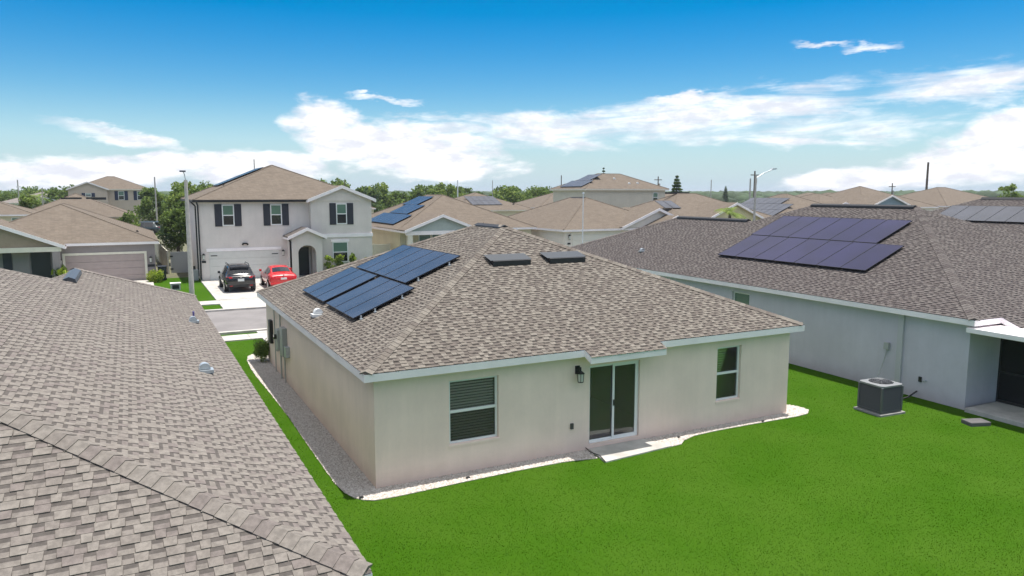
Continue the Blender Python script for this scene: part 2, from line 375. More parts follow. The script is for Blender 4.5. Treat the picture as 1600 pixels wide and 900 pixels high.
def hip_caps(root, roof, a, b, n1, n2, mats, seed=0, step=.15, half=.15, name='hip_cap'):
    """overlapping bent cap shingles climbing a hip or ridge from a to b"""
    rnd = random.Random(seed); a = Vector(a); b = Vector(b); d = (b-a); L = d.length; d.normalize(); cache = {}
    s1 = d.cross(Vector(n1)).normalized(); s2 = -d.cross(Vector(n2)).normalized()
    if s1.z > 0 and abs(d.z) < .9: s1 = s1 if s1.dot(Vector((0,0,1))) < 0 else -s1
    if s2.z > 0: s2 = -s2
    up = (Vector(n1)+Vector(n2)).normalized(); k = 0; x = d; z = up; y = z.cross(x).normalized()
    Mx = Matrix((x, y, z)).transposed(); Mi = Mx.inverted(); l1 = Mi @ s1; l2 = Mi @ s2; m1 = Mi @ Vector(n1); m2 = Mi @ Vector(n2)
    while k*step < L-.02:
        t = rnd.choices(range(5), (.24,.26,.26,.0,.24))[0]
        if t not in cache:
            v = []
            for px_, h in ((0, .026), (step+.05, .014)):
                v += [tuple(l1*half+m1*h+Vector((px_,0,0))), tuple(l1*half*.45+m1*(h+.008)+Vector((px_,0,0))), (px_, 0, h+.022), tuple(l2*half*.45+m2*(h+.008)+Vector((px_,0,0))), tuple(l2*half+m2*h+Vector((px_,0,0)))]
            v += [tuple(l1*half+Vector((0,0,0))), (0,0,0), tuple(l2*half)]
            f = [(0,1,6,5),(1,2,7,6),(2,3,8,7),(3,4,9,8),(10,11,2,1,0),(11,12,4,3,2)]
            o = MB().add(v, f).build(name, mats[t], roof); cache[t] = o.data
        else:
            o = bpy.data.objects.new(name, cache[t]); COL.objects.link(o); o.parent = roof
        mm = Mx.to_4x4(); mm.translation = a+d*(k*step+.06); o.matrix_local = mm; k += 1
def hip_frame_normals(pa, pb): return plane_uv(pa)[3], plane_uv(pb)[3]
def fascia_run(mb, pts, z, h=.17, t=.03, closed=True):
    """white fascia boards just inside an eave outline, mitred by butt joints"""
    n = len(pts)
    for i in range(n if closed else n-1):
        a = Vector((*pts[i], z)); b = Vector((*pts[(i+1) % n], z)) if len(pts[i]) == 2 else None
        d = (b-a).normalized(); nrm = Vector((d.y, -d.x, 0))
        mb.prism([tuple(a+Vector((0,0,-h))), tuple(b+Vector((0,0,-h))), tuple(b), tuple(a)], tuple(-nrm*t))
def drip(mb, pts, z): 
    n = len(pts)
    for i in range(n):
        a = Vector((*pts[i], z)); b = Vector((*pts[(i+1) % n], z)); d = (b-a).normalized(); nrm = Vector((d.y, -d.x, 0))
        mb.prism([tuple(a+nrm*.012), tuple(b+nrm*.012), tuple(b+nrm*.012+Vector((0,0,.022))), tuple(a+nrm*.012+Vector((0,0,.022)))], tuple(-nrm*.02))

def wall_face(mb, p0, d, n, L, z0, z1, ops, depth=.12, mi=0):
    """one wall face seen from the side n points to, with openings (u0,u1,za,zb) and their reveals"""
    p0 = Vector((p0[0], p0[1], 0)); d = Vector((*d, 0)); n = Vector((*n, 0))
    P = lambda u, z, k=0: tuple(p0+d*u-n*k+Vector((0,0,z)))
    us = sorted({0, L, *[o[0] for o in ops], *[o[1] for o in ops]}); zs_ = sorted({z0, z1, *[o[2] for o in ops], *[o[3] for o in ops]})
    for a, b in zip(us[:-1], us[1:]):
        for e, g in zip(zs_[:-1], zs_[1:]):
            um, zm = (a+b)/2, (e+g)/2
            if any(o[0] < um < o[1] and o[2] < zm < o[3] for o in ops): continue
            mb.poly([P(a,e), P(b,e), P(b,g), P(a,g)], mi)
    for (a, b, e, g) in ops:
        mb.poly([P(a,e), P(a,g), P(a,g,depth), P(a,e,depth)], mi); mb.poly([P(b,e), P(b,e,depth), P(b,g,depth), P(b,g)], mi)
        mb.poly([P(a,g), P(b,g), P(b,g,depth), P(a,g,depth)], mi); mb.poly([P(a,e), P(a,e,depth), P(b,e,depth), P(b,e)], mi)

def frame_M(p0, d, n):
    """local frame: x along the wall, y into the wall, z up"""
    m = Matrix(((d[0], -n[0], 0, p0[0]), (d[1], -n[1], 0, p0[1]), (0, 0, 1, 0), (0,0,0,1))); return m
def sash_window(root, M, u0, u1, z0, z1, dep=.07, blind=True, fw=.045, tint=None):
    F = MB(M); y0, y1 = dep, dep+.06
    F.box(u0, y0, z0, u0+fw, y1, z1).box(u1-fw, y0, z0, u1, y1, z1).box(u0+fw, y0, z1-fw, u1-fw, y1, z1).box(u0+fw, y0, z0, u1-fw, y1, z0+fw)
    w = F.build('window', VINYL, root); zm = (z0+z1)/2
    MB(M).box(u0+fw, y0+.008, zm-.03, u1-fw, y1-.005, zm+.03).build('meeting_rail', VINYL, w)
    MB(M).box(u0-.05, -.025, z0-.06, u1+.05, dep, z0-.002).build('sill', root['wallmat'] if 0 else MATS['stucco_main'], w) if 0 else None
    MB(M).box(u0+fw, y0+.035, zm+.03, u1-fw, y0+.041, z1-fw).build('pane', tint or GLASS, w)
    MB(M).box(u0+fw, y0+.028, z0+fw, u1-fw, y0+.034, zm-.03).build('pane', GLASSD, w)
    if blind:
        B = MB(M); z = z0+fw+.02
        while z < z1-fw-.02:
            B.add([(u0+fw, dep+.09, z), (u1-fw, dep+.09, z), (u1-fw, dep+.115, z+.034), (u0+fw, dep+.115, z+.034)], [(0,1,2,3)]); z += .066
        o = B.build('blind', BLIND, w); o['kind'] = 'stuff'
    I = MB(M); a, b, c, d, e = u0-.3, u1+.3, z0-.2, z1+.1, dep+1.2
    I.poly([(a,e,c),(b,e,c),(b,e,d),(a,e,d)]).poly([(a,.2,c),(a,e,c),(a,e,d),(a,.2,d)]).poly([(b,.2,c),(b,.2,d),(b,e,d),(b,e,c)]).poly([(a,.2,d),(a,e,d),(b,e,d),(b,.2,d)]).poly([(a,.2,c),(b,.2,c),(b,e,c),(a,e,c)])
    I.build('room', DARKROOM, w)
    return w
def solar(root, O, U, V, N, u, v, w, l, lift=.085, th=.035, gm=None):
    """one framed panel lying parallel to a roof plane, lower left corner at u,v"""
    M = Matrix((U, V, N)).transposed().to_4x4(); M.translation = O+U*u+V*v+N*lift
    F = MB(M); k = .014
    F.box(0,0,0,w,k,th).box(0,l-k,0,w,l,th).box(0,k,0,k,l-k,th).box(w-k,k,0,w,l-k,th)
    p = F.build('solar_panel', PFRAME, root)
    MB(M).box(k, k, .006, w-k, l-k, th-.004).build('cell_glass', gm or PANEL, p)
    return p
def gooseneck(root, p, m=GALV, s=1.0, rz=0, pipe=None):
    M = Matrix.Translation(p) @ Matrix.Rotation(rz, 4, 'Z') @ Matrix.Scale(s, 4)
    mb = MB(M); n = 10; w = .11
    pts = [(.15*math.cos(math.pi*i/n), .16*math.sin(math.pi*i/n)+.02) for i in range(n+1)]
    mb.prism([(x, -w, z) for x, z in pts], (0, 2*w, 0)); mb.box(-.24, -.19, -.09, .22, .19, .0)
    o = mb.build('roof_vent', m, root)
    if pipe: MB(M).tube((.05, .32, -.1), (.05, .32, .34), .04).build('vent_pipe', pipe, root)
    return o

# ================================================================ MAIN HOUSE
S5 = .4167
STU = stucco('stucco_main', (.84, .68, .60))
def main_house():
    root = thing('house', 'beige stucco house in the middle, eleven solar panels on the left slope of its roof', 'house')
    Wd, Ld, ov, zt, zs = 12.25, 14.025, .27, 2.62, 2.45
    wl = MB()
    ops = [(1.72, 2.95, .71, 2.185), (5.45, 6.97, .13, 2.13), (9.55, 10.41, .69, 2.19)]
    wall_face(wl, (0,0), (1,0), (0,-1), Wd, -.15, zs+.02, ops, .13)
    wall_face(wl, (0,0), (0,1), (-1,0), Ld, -.15, zs+.02, []); wall_face(wl, (Wd,0), (0,1), (1,0), Ld, -.15, zs+.02, [])
    wall_face(wl, (0,Ld), (1,0), (0,1), Wd, -.15, zs+.02, [])
    wl.build('wall', STU, root)
    MB().box(0, -.012, -.05, 5.1, 0, .03).build('slab_edge', CONC, root) if 0 else None
    MB().box(.05, .2, -.03, Wd-.05, Ld-.05, .12).build('floor_slab', DARKROOM, root)
    h = Wd/2+ov; zr = zt+h*S5; A = (-ov,-ov,zt); B = (Wd+ov,-ov,zt); Cc = (Wd+ov,Ld+ov,zt); D = (-ov,Ld+ov,zt)
    r0 = (Wd/2, Wd/2, zr); r1 = (Wd/2, Ld-Wd/2, zr)
    bd, bx0, bx1 = .28, 5.12, 7.36; zb = zt-bd*S5; zb2 = .0
    back = [A, B, r0]; left = [D, A, r0, r1]; right = [B, Cc, r1, r0]; front = [Cc, D, r1]
    backfull = [A, (bx0,-ov,zt), (bx0,-ov-bd,zb), (bx1,-ov-bd,zb), (bx1,-ov,zt), B, r0]
    dk = MB()
    for p in (left, right, front, backfull): dk.poly(p)
    roof = dk.build('roof', T_MAIN[3], root)
    fz = MB(); z = zt-.012
    eave = [(-ov,-ov), (bx0,-ov), (bx0,-ov-bd), (bx1,-ov-bd), (bx1,-ov), (Wd+ov,-ov), (Wd+ov,Ld+ov), (-ov,Ld+ov)]
    def board(a, b, za, zb_, hgt=.165, te=.0305):
        a = Vector((*a, za)); b = Vector((*b, zb_)); d = Vector((b.x-a.x, b.y-a.y, 0)).normalized(); nr = Vector((d.y, -d.x, 0)); b = b-(b-a).normalized()*te
        fz.prism([tuple(a-Vector((0,0,hgt))), tuple(b-Vector((0,0,hgt))), tuple(b), tuple(a)], tuple(-nr*.03))
    board((-ov,-ov), (bx0,-ov), z, z, te=0); board((bx0,-ov), (bx0,-ov-bd), z, z-bd*S5); board((bx0,-ov-bd), (bx1,-ov-bd), z-bd*S5, z-bd*S5); board((bx1,-ov-bd), (bx1,-ov), z-bd*S5, z, te=0)
    board((bx1,-ov), (Wd+ov,-ov), z, z); board((Wd+ov,-ov), (Wd+ov,Ld+ov), z, z); board((Wd+ov,Ld+ov), (-ov,Ld+ov), z, z); board((-ov,Ld+ov), (-ov,-ov), z, z)
    fz.build('fascia', WHITE, root)
    sf = MB(); q = .03
    sf.poly([(-ov+q,-ov+q,zs), (Wd+ov-q,-ov+q,zs), (Wd+ov-q,-.004,zs), (-ov+q,-.004,zs)][::-1]); sf.poly([(-ov+q,0,zs), (-.004,0,zs), (-.004,Ld+ov-q,zs), (-ov+q,Ld+ov-q,zs)][::-1])
    sf.poly([(Wd+.004,0,zs), (Wd+ov-q,0,zs), (Wd+ov-q,Ld+ov-q,zs), (Wd+.004,Ld+ov-q,zs)][::-1]); sf.poly([(bx0+q,-ov-bd+q,zb-.165), (bx1-q,-ov-bd+q,zb-.165), (bx1-q,-ov+q,zs-.02), (bx0+q,-ov+q,zs-.02)][::-1])
    sf.build('soffit', WHITE, root)
    M = Matrix.Identity(4)
    pl = []
    for p in (backfull, left):
        if p is backfull:
            O = Vector(A); U = Vector((1,0,0)); N = Vector((0,-S5,1)).normalized(); V = N.cross(U); pl.append((O, U, V, N, [((Vector(q)-O).dot(U), (Vector(q)-O).dot(V)-.02*(abs(q[2]-zt) < .3)) for q in p]))
        else: pl.append(plane_uv(p))
    pl.append(plane_uv(right)); pl.append(plane_uv(front))
    dress_roof(root, roof, pl, T_MAIN, M, 300, 3)
    nB, nL, nR, nF = [plane_uv(p)[3] for p in (back, left, right, front)]
    hip_caps(root, roof, A, r0, nL, nB, T_MAIN, 1); hip_caps(root, roof, B, r0, nB, nR, T_MAIN, 2); hip_caps(root, roof, D, r1, nF, nL, T_MAIN, 3)
    # ridge vent and two off-ridge vents
    rv = MB(); x, z = r0[0], r0[2]
    rv.prism([(x-.16, r0[1]-.12, z-.05), (x-.15, r0[1]-.12, z-.01), (x, r0[1]-.12, z+.055), (x+.15, r0[1]-.12, z-.01), (x+.16, r0[1]-.12, z-.05)], (0, r1[1]-r0[1]+.3, 0)); rv.build('ridge_vent', BLACK, root)
    for xa, xb in ((4.62, 5.82), (6.46, 7.68)):
        yb = 3.72; zb_ = zt+(yb+ov)*S5
        mb = MB(); mb.prism([(xa, yb, zb_+.0), (xa, yb, zb_+.16), (xa+.0, yb+.5, zb_+.5*S5+.05), (xa, yb+.5, zb_+.5*S5-.03)], (xb-xa, 0, 0))
        v = mb.build('off_ridge_vent', BLACK, root, bevel=.01)
        MB().prism([(xa-.06, yb+.06, zb_+.175), (xa-.06, yb+.56, zb_+.5*S5+.095), (xa-.06, yb+.56, zb_+.5*S5+.082), (xa-.06, yb+.06, zb_+.162)], (xb-xa+.12, 0, 0)).build('vent_hood', mat('vent_hood_grey', (.045,.05,.055), .35), v)
    # solar panels: 3 + 3 below, 5 above
    O, U, V, N, _ = plane_uv(left); O = Vector((-ov,-ov,zt)); U = Vector((0,-1,0)); V = N.cross(U)
    k = 1/math.cos(math.atan(S5))
    for i in range(3):
        solar(root, O, U, V, N, -(10.22+ov)+i*1.02, (.66+ov)*k, 1.005, 1.83); solar(root, O, U, V, N, -(6.86+ov)+i*1.02, (.66+ov)*k, 1.005, 1.83)
    for i in range(5): solar(root, O, U, V, N, -(9.84+ov)+i*1.02, (2.41+ov)*k, 1.005, 1.83)
    for (yy, xx) in ((3.78, 1.2), (3.78, 1.95), (4.72, 2.75), (4.72, 3.7), (6.98, 2.0), (3.78, .82)):
        b = MB(); z = zt+(xx+ov)*S5; b.box(xx-.04, yy-.07, z-.01, xx+.04, yy+.03, z+.025).box(xx-.02, yy+.0, z+.025, xx+.02, yy+.03, z+.10); b.build('panel_bracket', GALV, root)
    gooseneck(root, (.27, 6.34, zt+(.27+ov)*S5+.05), mat('vent_white', (.66,.68,.69), .5), .85, math.pi)
    # windows and sliding door on the garden wall
    Mw = frame_M((0,0), (1,0), (0,-1))
    sash_window(root, Mw, 1.725, 2.945, .715, 2.18); sash_window(root, Mw, 9.555, 10.405, .695, 2.185)
    for (a, b, z0) in ((1.70, 2.97, .70), (9.53, 10.43, .68)): MB().box(a, -.018, z0-.05, b, .06, z0+.004).build('window_sill', STU, root)
    u0, u1, z0, z1 = 5.455, 6.965, .135, 2.125; um = (u0+u1)/2
    f = MB(); f.box(u0,.06,z0,u0+.035,.128,z1).box(u1-.035,.06,z0,u1,.128,z1).box(u0+.035,.06,z1-.04,u1-.035,.128,z1).box(u0+.035,.05,z0,u1-.035,.128,z0+.04)
    dr = f.build('sliding_door', VINYL, root)
    def leaf(a, b, y, gm, st, nm):
        mb = MB(); mb.box(a,y,z0+.04,a+st,y+.03,z1-.04).box(b-st,y,z0+.04,b,y+.03,z1-.04).box(a+st,y,z1-.04-st,b-st,y+.03,z1-.04).box(a+st,y,z0+.04,b-st,y+.03,z0+.04+st)
        mb.build(nm, VINYL, dr); MB().box(a+st, y+.012, z0+.04+st, b-st, y+.018, z1-.04-st).build('pane', gm, dr)
    leaf(u0+.035, um+.03, .096, GLASS, .03, 'fixed_leaf'); leaf(um-.03, u1-.035, .062, GLASSD, .055, 'screen_leaf')
    MB().box(um-.015, .04, 1.02, um+.02, .06, 1.17).build('handle', BLACK, dr)
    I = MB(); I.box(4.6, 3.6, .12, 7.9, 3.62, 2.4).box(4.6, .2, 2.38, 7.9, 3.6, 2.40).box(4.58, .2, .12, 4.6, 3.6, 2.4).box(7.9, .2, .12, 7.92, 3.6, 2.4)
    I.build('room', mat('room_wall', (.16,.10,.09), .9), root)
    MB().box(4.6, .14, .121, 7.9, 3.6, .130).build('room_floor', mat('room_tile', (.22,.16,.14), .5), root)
    # left wall services
    sv = MB(); sv.box(-.16, 9.85, .95, 0, 10.35, 1.9); e = sv.build('breaker_panel', GREYB, root, bevel=.01)
    MB().box(-.20, 10.55, 1.05, 0, 10.95, 1.75).build('meter_can', GREYB, root, bevel=.02)
    MB().tube((-.20, 10.75, 1.5), (-.29, 10.75, 1.5), .09, .085, 14).build('meter_glass', DGLASS, root)
    MB().box(-.14, 9.45, 1.0, 0, 9.75, 1.35).build('disconnect_box', GALV, root, bevel=.01)
    MB().path([(-.06, 11.9, 2.44), (-.06, 11.9, .0)], .02).build('conduit', GREYB, root); MB().path([(-.07, 10.75, 1.06), (-.07, 10.75, -.02)], .03).build('conduit', GREYB, root)
    MB().path([(-.06, 10.1, .96), (-.06, 10.1, -.02)], .025).build('conduit', GREYB, root); MB().path([(-.06, 10.75, 1.74), (-.06, 10.75, 2.44)], .025).build('conduit', GREYB, root)
    MB().box(-.10, 11.4, .85, 0, 11.6, 1.15).build('cable_box', GREYB, root, bevel=.01); MB().box(-.12, 12.6, .9, 0, 12.95, 1.75).build('water_softener_box', BLACK, root, bevel=.02)
    # lantern and outlet by the door
    l = MB(); l.box(5.02, -.03, 1.98, 5.14, 0, 2.18).tube((5.08,-.02,2.13), (5.08,-.16,2.16), .02).tube((5.08,-.16,2.16), (5.08,-.16,2.06), .018).tube((5.08,-.16,2.08), (5.08,-.16,2.02), .03, .10, 10).tube((5.08,-.16,1.80), (5.08,-.16,1.82), .07, .07, 8)
    for i in range(6):
        a = i*math.pi/3; l.tube((5.08+.075*math.cos(a), -.16+.075*math.sin(a), 1.82), (5.08+.085*math.cos(a), -.16+.085*math.sin(a), 2.02), .007, n=5)
    wl_ = l.build('wall_lantern', BLACK, root); MB().tube((5.08,-.16,1.822), (5.08,-.16,2.018), .062, .075, 10).build('lantern_glass', mat('frosted', (.55,.56,.52), .3), wl_)
    MB().box(4.895, -.045, .615, 4.975, 0, .755).build('outlet_cover', mat('outlet_grey', (.05,.05,.05), .5), root, bevel=.006)
    return root
main_house()

# a chair seen dimly through the glass door
def chair():
    t = thing('dining_chair', 'dark ladder-back chair behind the glass of the sliding door', 'chair', (5.62, 1.15, .13), R(25))
    m = mat('dark_wood', (.05,.035,.025), .5)
    MB().box(-.22,-.22,.43,.22,.22,.47).build('seat', m, t, bevel=.01)
    for x in (-.2, .2):
        for y in (-.2, .2): MB().box(x-.02,y-.02,0,x+.02,y+.02,.43 if y < 0 else 1.0).build('leg', m, t)
    for z in (.6, .74, .88): MB().box(-.18, .19, z, .18, .21, z+.07).build('back_slat', m, t)
chair()

# patio slab
struct(MB().prism([(5.42,-.004,-.05), (5.30,-.95,-.05), (7.42,-.78,-.05), (7.10,-.004,-.05)], (0,0,.088)).build('patio_slab', CONC, bevel=.012))

# ================================================================ L-PLAN HIP HOUSES (left and right neighbours and the one beyond)
def l_house(root, m, h, q, yR, w, yW, zt, mats, sheath, ov=.27, bump=None, single=300, seed=5, shingle=('side','near'), wallm=None, side_ops=()):
    """local eave corner at 0,0; m=+1 body lies towards +x, m=-1 towards -x"""
    X = lambda x, y, z: (m*x, y, z)
    zr = zt+h*S5; zw = zt+w*S5; na = h*q
    c0 = X(0,0,zt); apex = X(h,na,zr); rf = X(h,yR,zr); wv = X(w,yR+h-w,zw); wr = X(w,yW,zw); c1 = X(0,yW+w,zt); w1 = X(2*w,yW+w,zt); vb = X(2*w,yR+h,zt); fb = X(2*h,yR+h,zt); nb = X(2*h,0,zt)
    sn = (zr-zt)/na
    P = {'side': [c0, c1, wr, wv, rf, apex], 'near': [c0, nb, apex], 'wfront': [c1, w1, wr], 'wback': [w1, vb, wv, wr], 'front': [vb, fb, rf, wv], 'far': [nb, fb, rf, apex]}
    if bump:
        bx, bd = bump; zb = zt-bd*sn
        P['near'] = [c0, X(bx,0,zt), X(bx,-bd,zb), X(2*h-1,-bd,zb), X(2*h-1,0,zt), nb, apex]
    dk = MB(); 
    for k, p in P.items(): dk.poly(p if m > 0 else p[::-1], 0 if k in shingle else 1)
    roof = dk.build('roof', [mats[3], sheath], root)
    Mx = Matrix.Translation(root.location) @ Matrix.Rotation(root.rotation_euler.z, 4, 'Z')
    pls = []
    for k in shingle:
        p = P[k]
        if k == 'near':
            O = Vector(c0); U = Vector((1,0,0)); N = Vector((0,-sn,1)).normalized(); V = N.cross(U); pls.append((O, U, V, N, [((Vector(z)-O).dot(U), (Vector(z)-O).dot(V)) for z in p]))
        else: pls.append(plane_uv(p))
    if shingle: dress_roof(root, roof, pls, mats, Mx, single, seed)
    n = {k: plane_uv(p if k != 'near' else [c0, nb, apex])[3] for k, p in P.items()}
    if shingle:
        hip_caps(root, roof, c0, apex, n['side'], n['near'], mats, seed); hip_caps(root, roof, c1, wr, n['side'], n['wfront'], mats, seed+1, name='hip_cap')
    fz = MB(); z = zt-.012
    def board(a, b, za, zb_, hgt=.165, te=.0305):
        a = Vector((m*a[0], a[1], za)); b = Vector((m*b[0], b[1], zb_)); d = Vector((b.x-a.x, b.y-a.y, 0)).normalized(); nr = Vector((d.y, -d.x, 0))*m; b = b-(b-a).normalized()*te
        fz.prism([tuple(a-Vector((0,0,hgt))), tuple(b-Vector((0,0,hgt))), tuple(b), tuple(a)], tuple(-nr*.03))
    if bump:
        bx, bd = bump
        board((0,0),(bx,0),z,z,te=0); board((bx,0),(bx,-bd),z,z-bd*sn); board((bx,-bd),(2*h-1,-bd),z-bd*sn,z-bd*sn); board((2*h-1,0),(2*h,0),z,z)
    else: board((0,0),(2*h,0),z,z)
    board((2*h,0),(2*h,yR+h),z,z); board((2*h,yR+h),(2*w,yR+h),z,z,te=0); board((2*w,yR+h),(2*w,yW+w),z,z); board((2*w,yW+w),(0,yW+w),z,z); board((0,yW+w),(0,0),z,z)
    fz.build('fascia', WHITE, root)
    zs = zt-.17
    sf = MB(); sf.poly([X(.03,.03,zs), X(ov-.004,.03,zs), X(ov-.004,yW+w-.03,zs), X(.03,yW+w-.03,zs)]); sf.poly([X(ov,.03,zs), X(2*h-.03,.03,zs), X(2*h-.03,ov-.004,zs), X(ov,ov-.004,zs)]); sf.build('soffit', WHITE, root)
    wl = MB(); o = ov
    wall_face(wl, (m*o, o), (0,1), (-m,0), yW+w-2*o, -.3, zs+.02, list(side_ops))
    wall_face(wl, (m*o, o), (m,0), (0,-1), 2*h-2*o, -.3, zs+.02, [])
    for a, b in (((2*h-o,o),(2*h-o,yR+h-o)), ((2*h-o,yR+h-o),(2*w-o,yR+h-o)), ((2*w-o,yR+h-o),(2*w-o,yW+w-o)), ((2*w-o,yW+w-o),(o,yW+w-o))):
        wl.poly([X(*a,-.3), X(*b,-.3), X(*b,zs+.02), X(*a,zs+.02)])
    wl.build('wall', wallm, root)
    return P, n, zr, zw
# --- left neighbour: only its roof is in view
SH_TAN = roofmat('roof_tan', (.176,.147,.119), (.141,.116,.094), (.109,.090,.075)); SH_TAUPE = roofmat('roof_taupe', (.179,.163,.150), (.145,.130,.120), (.103,.092,.086)); SH_BROWN = roofmat('roof_brown', (.141,.126,.117), (.103,.089,.084), (.064,.055,.054))
lr = thing('house', 'near neighbour at lower left showing only its large grey-taupe shingle roof', 'house', (-2.45, -8.19, 0))
P, n, zr, zw = l_house(lr, -1, 6.4, .8333, 12.44, 3.45, 18.94, 2.62, T_LEFT, SH_TAUPE, seed=21, shingle=('side','near','wback'), wallm=stucco('stucco_left', (.50,.47,.43)))
gooseneck(lr, (-.84, 8.15, 2.62+.84*S5+.05), GALV, .7, 0); gooseneck(lr, (-.58, 14.80, 2.62+.58*S5+.05), GALV, .65, 0, mat('purple_pipe', (.12,.10,.28), .5))
mb = MB(); mb.prism([(-3.45-.17, 15.5, zw-.03), (-3.45-.14, 15.5, zw+.06), (-3.45, 15.5, zw+.12), (-3.45+.14, 15.5, zw+.06), (-3.45+.17, 15.5, zw-.03)], (0, 2.6, 0)); mb.build('ridge_vent', mat('vent_dark', (.06,.065,.075), .4), lr)

# --- right neighbour
STR = stucco('stucco_bluegrey', (.53, .515, .575))
RA = R(-1.5); Rm = Matrix.Rotation(RA, 3, 'Z'); RO = Vector((17.15, -2.18, 0)); off = Rm @ Vector((-.27, -.27, 0))
rr = thing('house', 'grey-blue stucco neighbour on the right with dark shingle roof, thirteen solar panels and patio cover', 'house', tuple(RO+off), RA)
P, n, zr, zw = l_house(rr, 1, 7.2, 1.0, 12.71, 5.35, 20.31, 2.74, T_RIGHT, SH_BROWN, seed=31, bump=(1.25, .62), wallm=STR, side_ops=[(8.93, 9.9, .95, 2.35)])
O, U, V, N, _ = plane_uv(P['side']); O = Vector(P['side'][0]); U = Vector((0,-1,0)); V = N.cross(U); k = 1/math.cos(math.atan(S5)); vl = 2.0*k-.02
for i in range(7): solar(rr, O, U, V, N, -(12.87)+i*1.105, (1.56+.27)*k, 1.09, vl, gm=PANELR)
for i in range(6): solar(rr, O, U, V, N, -(12.98)+i*1.105, (3.58+.27)*k, 1.09, vl, gm=PANELR)
mb = MB(); x, z = 7.2, zr; mb.prism([(x-.16, 7.3, z-.03), (x-.14, 7.3, z+.05), (x, 7.3, z+.11), (x+.14, 7.3, z+.05), (x+.16, 7.3, z-.03)], (0, 5.3, 0)); mb.build('ridge_vent', BLACK, rr)
x, z = 5.35, zw; mb = MB(); mb.prism([(x-.16, 14.8, z-.03), (x-.14, 14.8, z+.05), (x, 14.8, z+.11), (x+.14, 14.8, z+.05), (x+.16, 14.8, z-.03)], (0, 5.4, 0)); mb.build('ridge_vent', BLACK, rr)
gooseneck(rr, (1.5, 18.2, 2.74+1.5*S5+.05), GALV, .7, math.pi)
Mw = frame_M((.27, .27), (0,1), (-1,0)); sash_window(rr, Mw, 8.935, 9.895, .955, 2.345, blind=False, tint=GGLASS)
MB().box(.19, 2.36, -.02, .268, 2.55, 2.57).build('line_set_cover', mat('cover_grey', (.45,.455,.47), .6), rr, bevel=.008)
MB().box(.17, 2.83, 1.33, .268, 3.0, 1.55).build('disconnect_box', GREYB, rr, bevel=.008)
MB().path([(.22, 2.9, 1.34), (.18, 2.92, 1.1), (.05, 2.95, .7), (-.25, 2.85, .45)], .018).build('whip_conduit', GREYB, rr)
MB().box(.235, 1.66, .52, .268, 1.76, .68).build('outlet_cover', BLACK, rr); MB().tube((.268, 1.52, .60), (.16, 1.52, .58), .022).build('hose_bib', GALV, rr)
# screened lanai, patio cover and slab
MB().prism([(.10, .16, -.2), (.10, -4.6, -.2), (6.5, -4.6, -.2), (6.5, .16, -.2)], (0,0,.32)).build('lanai_slab', CONC, rr, bevel=.012)
cv_ = MB(); cv_.box(-.02, -4.5, 2.36, 6.5, .22, 2.50); cv_.build('patio_cover', WHITE, rr, bevel=.008)
sc = MB(); sx = 1.62
for y in (.2, -1.0, -2.2, -3.4, -4.5): sc.box(sx, y-.04, .12, sx+.05, y+.0, 2.36)
sc.box(sx, -4.5, .12, sx+.05, .2, .2).box(sx, -4.5, 2.28, sx+.05, .2, 2.36).box(sx, -4.5, 1.02, sx+.05, .2, 1.07)
lf = sc.build('lanai_frame', mat('bronze_frame', (.03,.028,.026), .5), rr)
scm = bpy.data.materials.new('insect_screen'); scm.use_nodes = True; t = NT(scm.node_tree); b = t.n['Principled BSDF']; b.inputs['Base Color'].default_value = (.01,.01,.01,1); b.inputs['Roughness'].default_value = .8
tr = t.add('ShaderNodeBsdfTransparent'); mx = t.add('ShaderNodeMixShader', ins={0: .88}); t.l.new(b.outputs[0], mx.inputs[2]); t.l.new(tr.outputs[0], mx.inputs[1]); t.l.new(mx.outputs[0], t.n['Material Output'].inputs[0])
MB().box(sx+.02, -4.5, .2, sx+.024, .2, 2.28).build('insect_screen', scm, lf)
wf = MB(); wf.box(sx+.3, .262, .13, sx+3.2, .268, 2.2); wf.build('glass_door', mat('dim_glass', (.012,.014,.016), .15, spec=.3), rr); wf = MB()
for x in (sx+.3, sx+1.7, sx+3.1): wf.box(x, .235, .13, x+.06, .262, 2.2)
wf.build('glass_door_frame', mat('bronze_frame', (.03,.028,.026), .5), rr)
MB().box(sx+1.9, -2.4, .12, sx+1.96, -2.34, 2.36).build('post', mat('grey_post', (.4,.4,.42), .5), rr)

# --- the house beyond it
r2 = thing('house', 'dark-roofed house at the right edge, behind the blue-grey one, with a row of panels', 'house', (34.9, .4, .24), R(-1.5))
P2, n2, zr2, zw2 = l_house(r2, 1, 7.2, 1.0, 12.71, 5.35, 20.31, 2.74, T_RIGHT, SH_BROWN, seed=41, shingle=('side',), single=0, wallm=STR)
for i in range(6): solar(r2, O, U, V, N, -(13.6)+i*1.105, (4.0)*k, 1.09, vl)
mb = MB(); mb.prism([(7.04, 7.3, zr2-.03), (7.2, 7.3, zr2+.11), (7.36, 7.3, zr2-.03)], (0, 5.3, 0)); mb.build('ridge_vent', BLACK, r2)

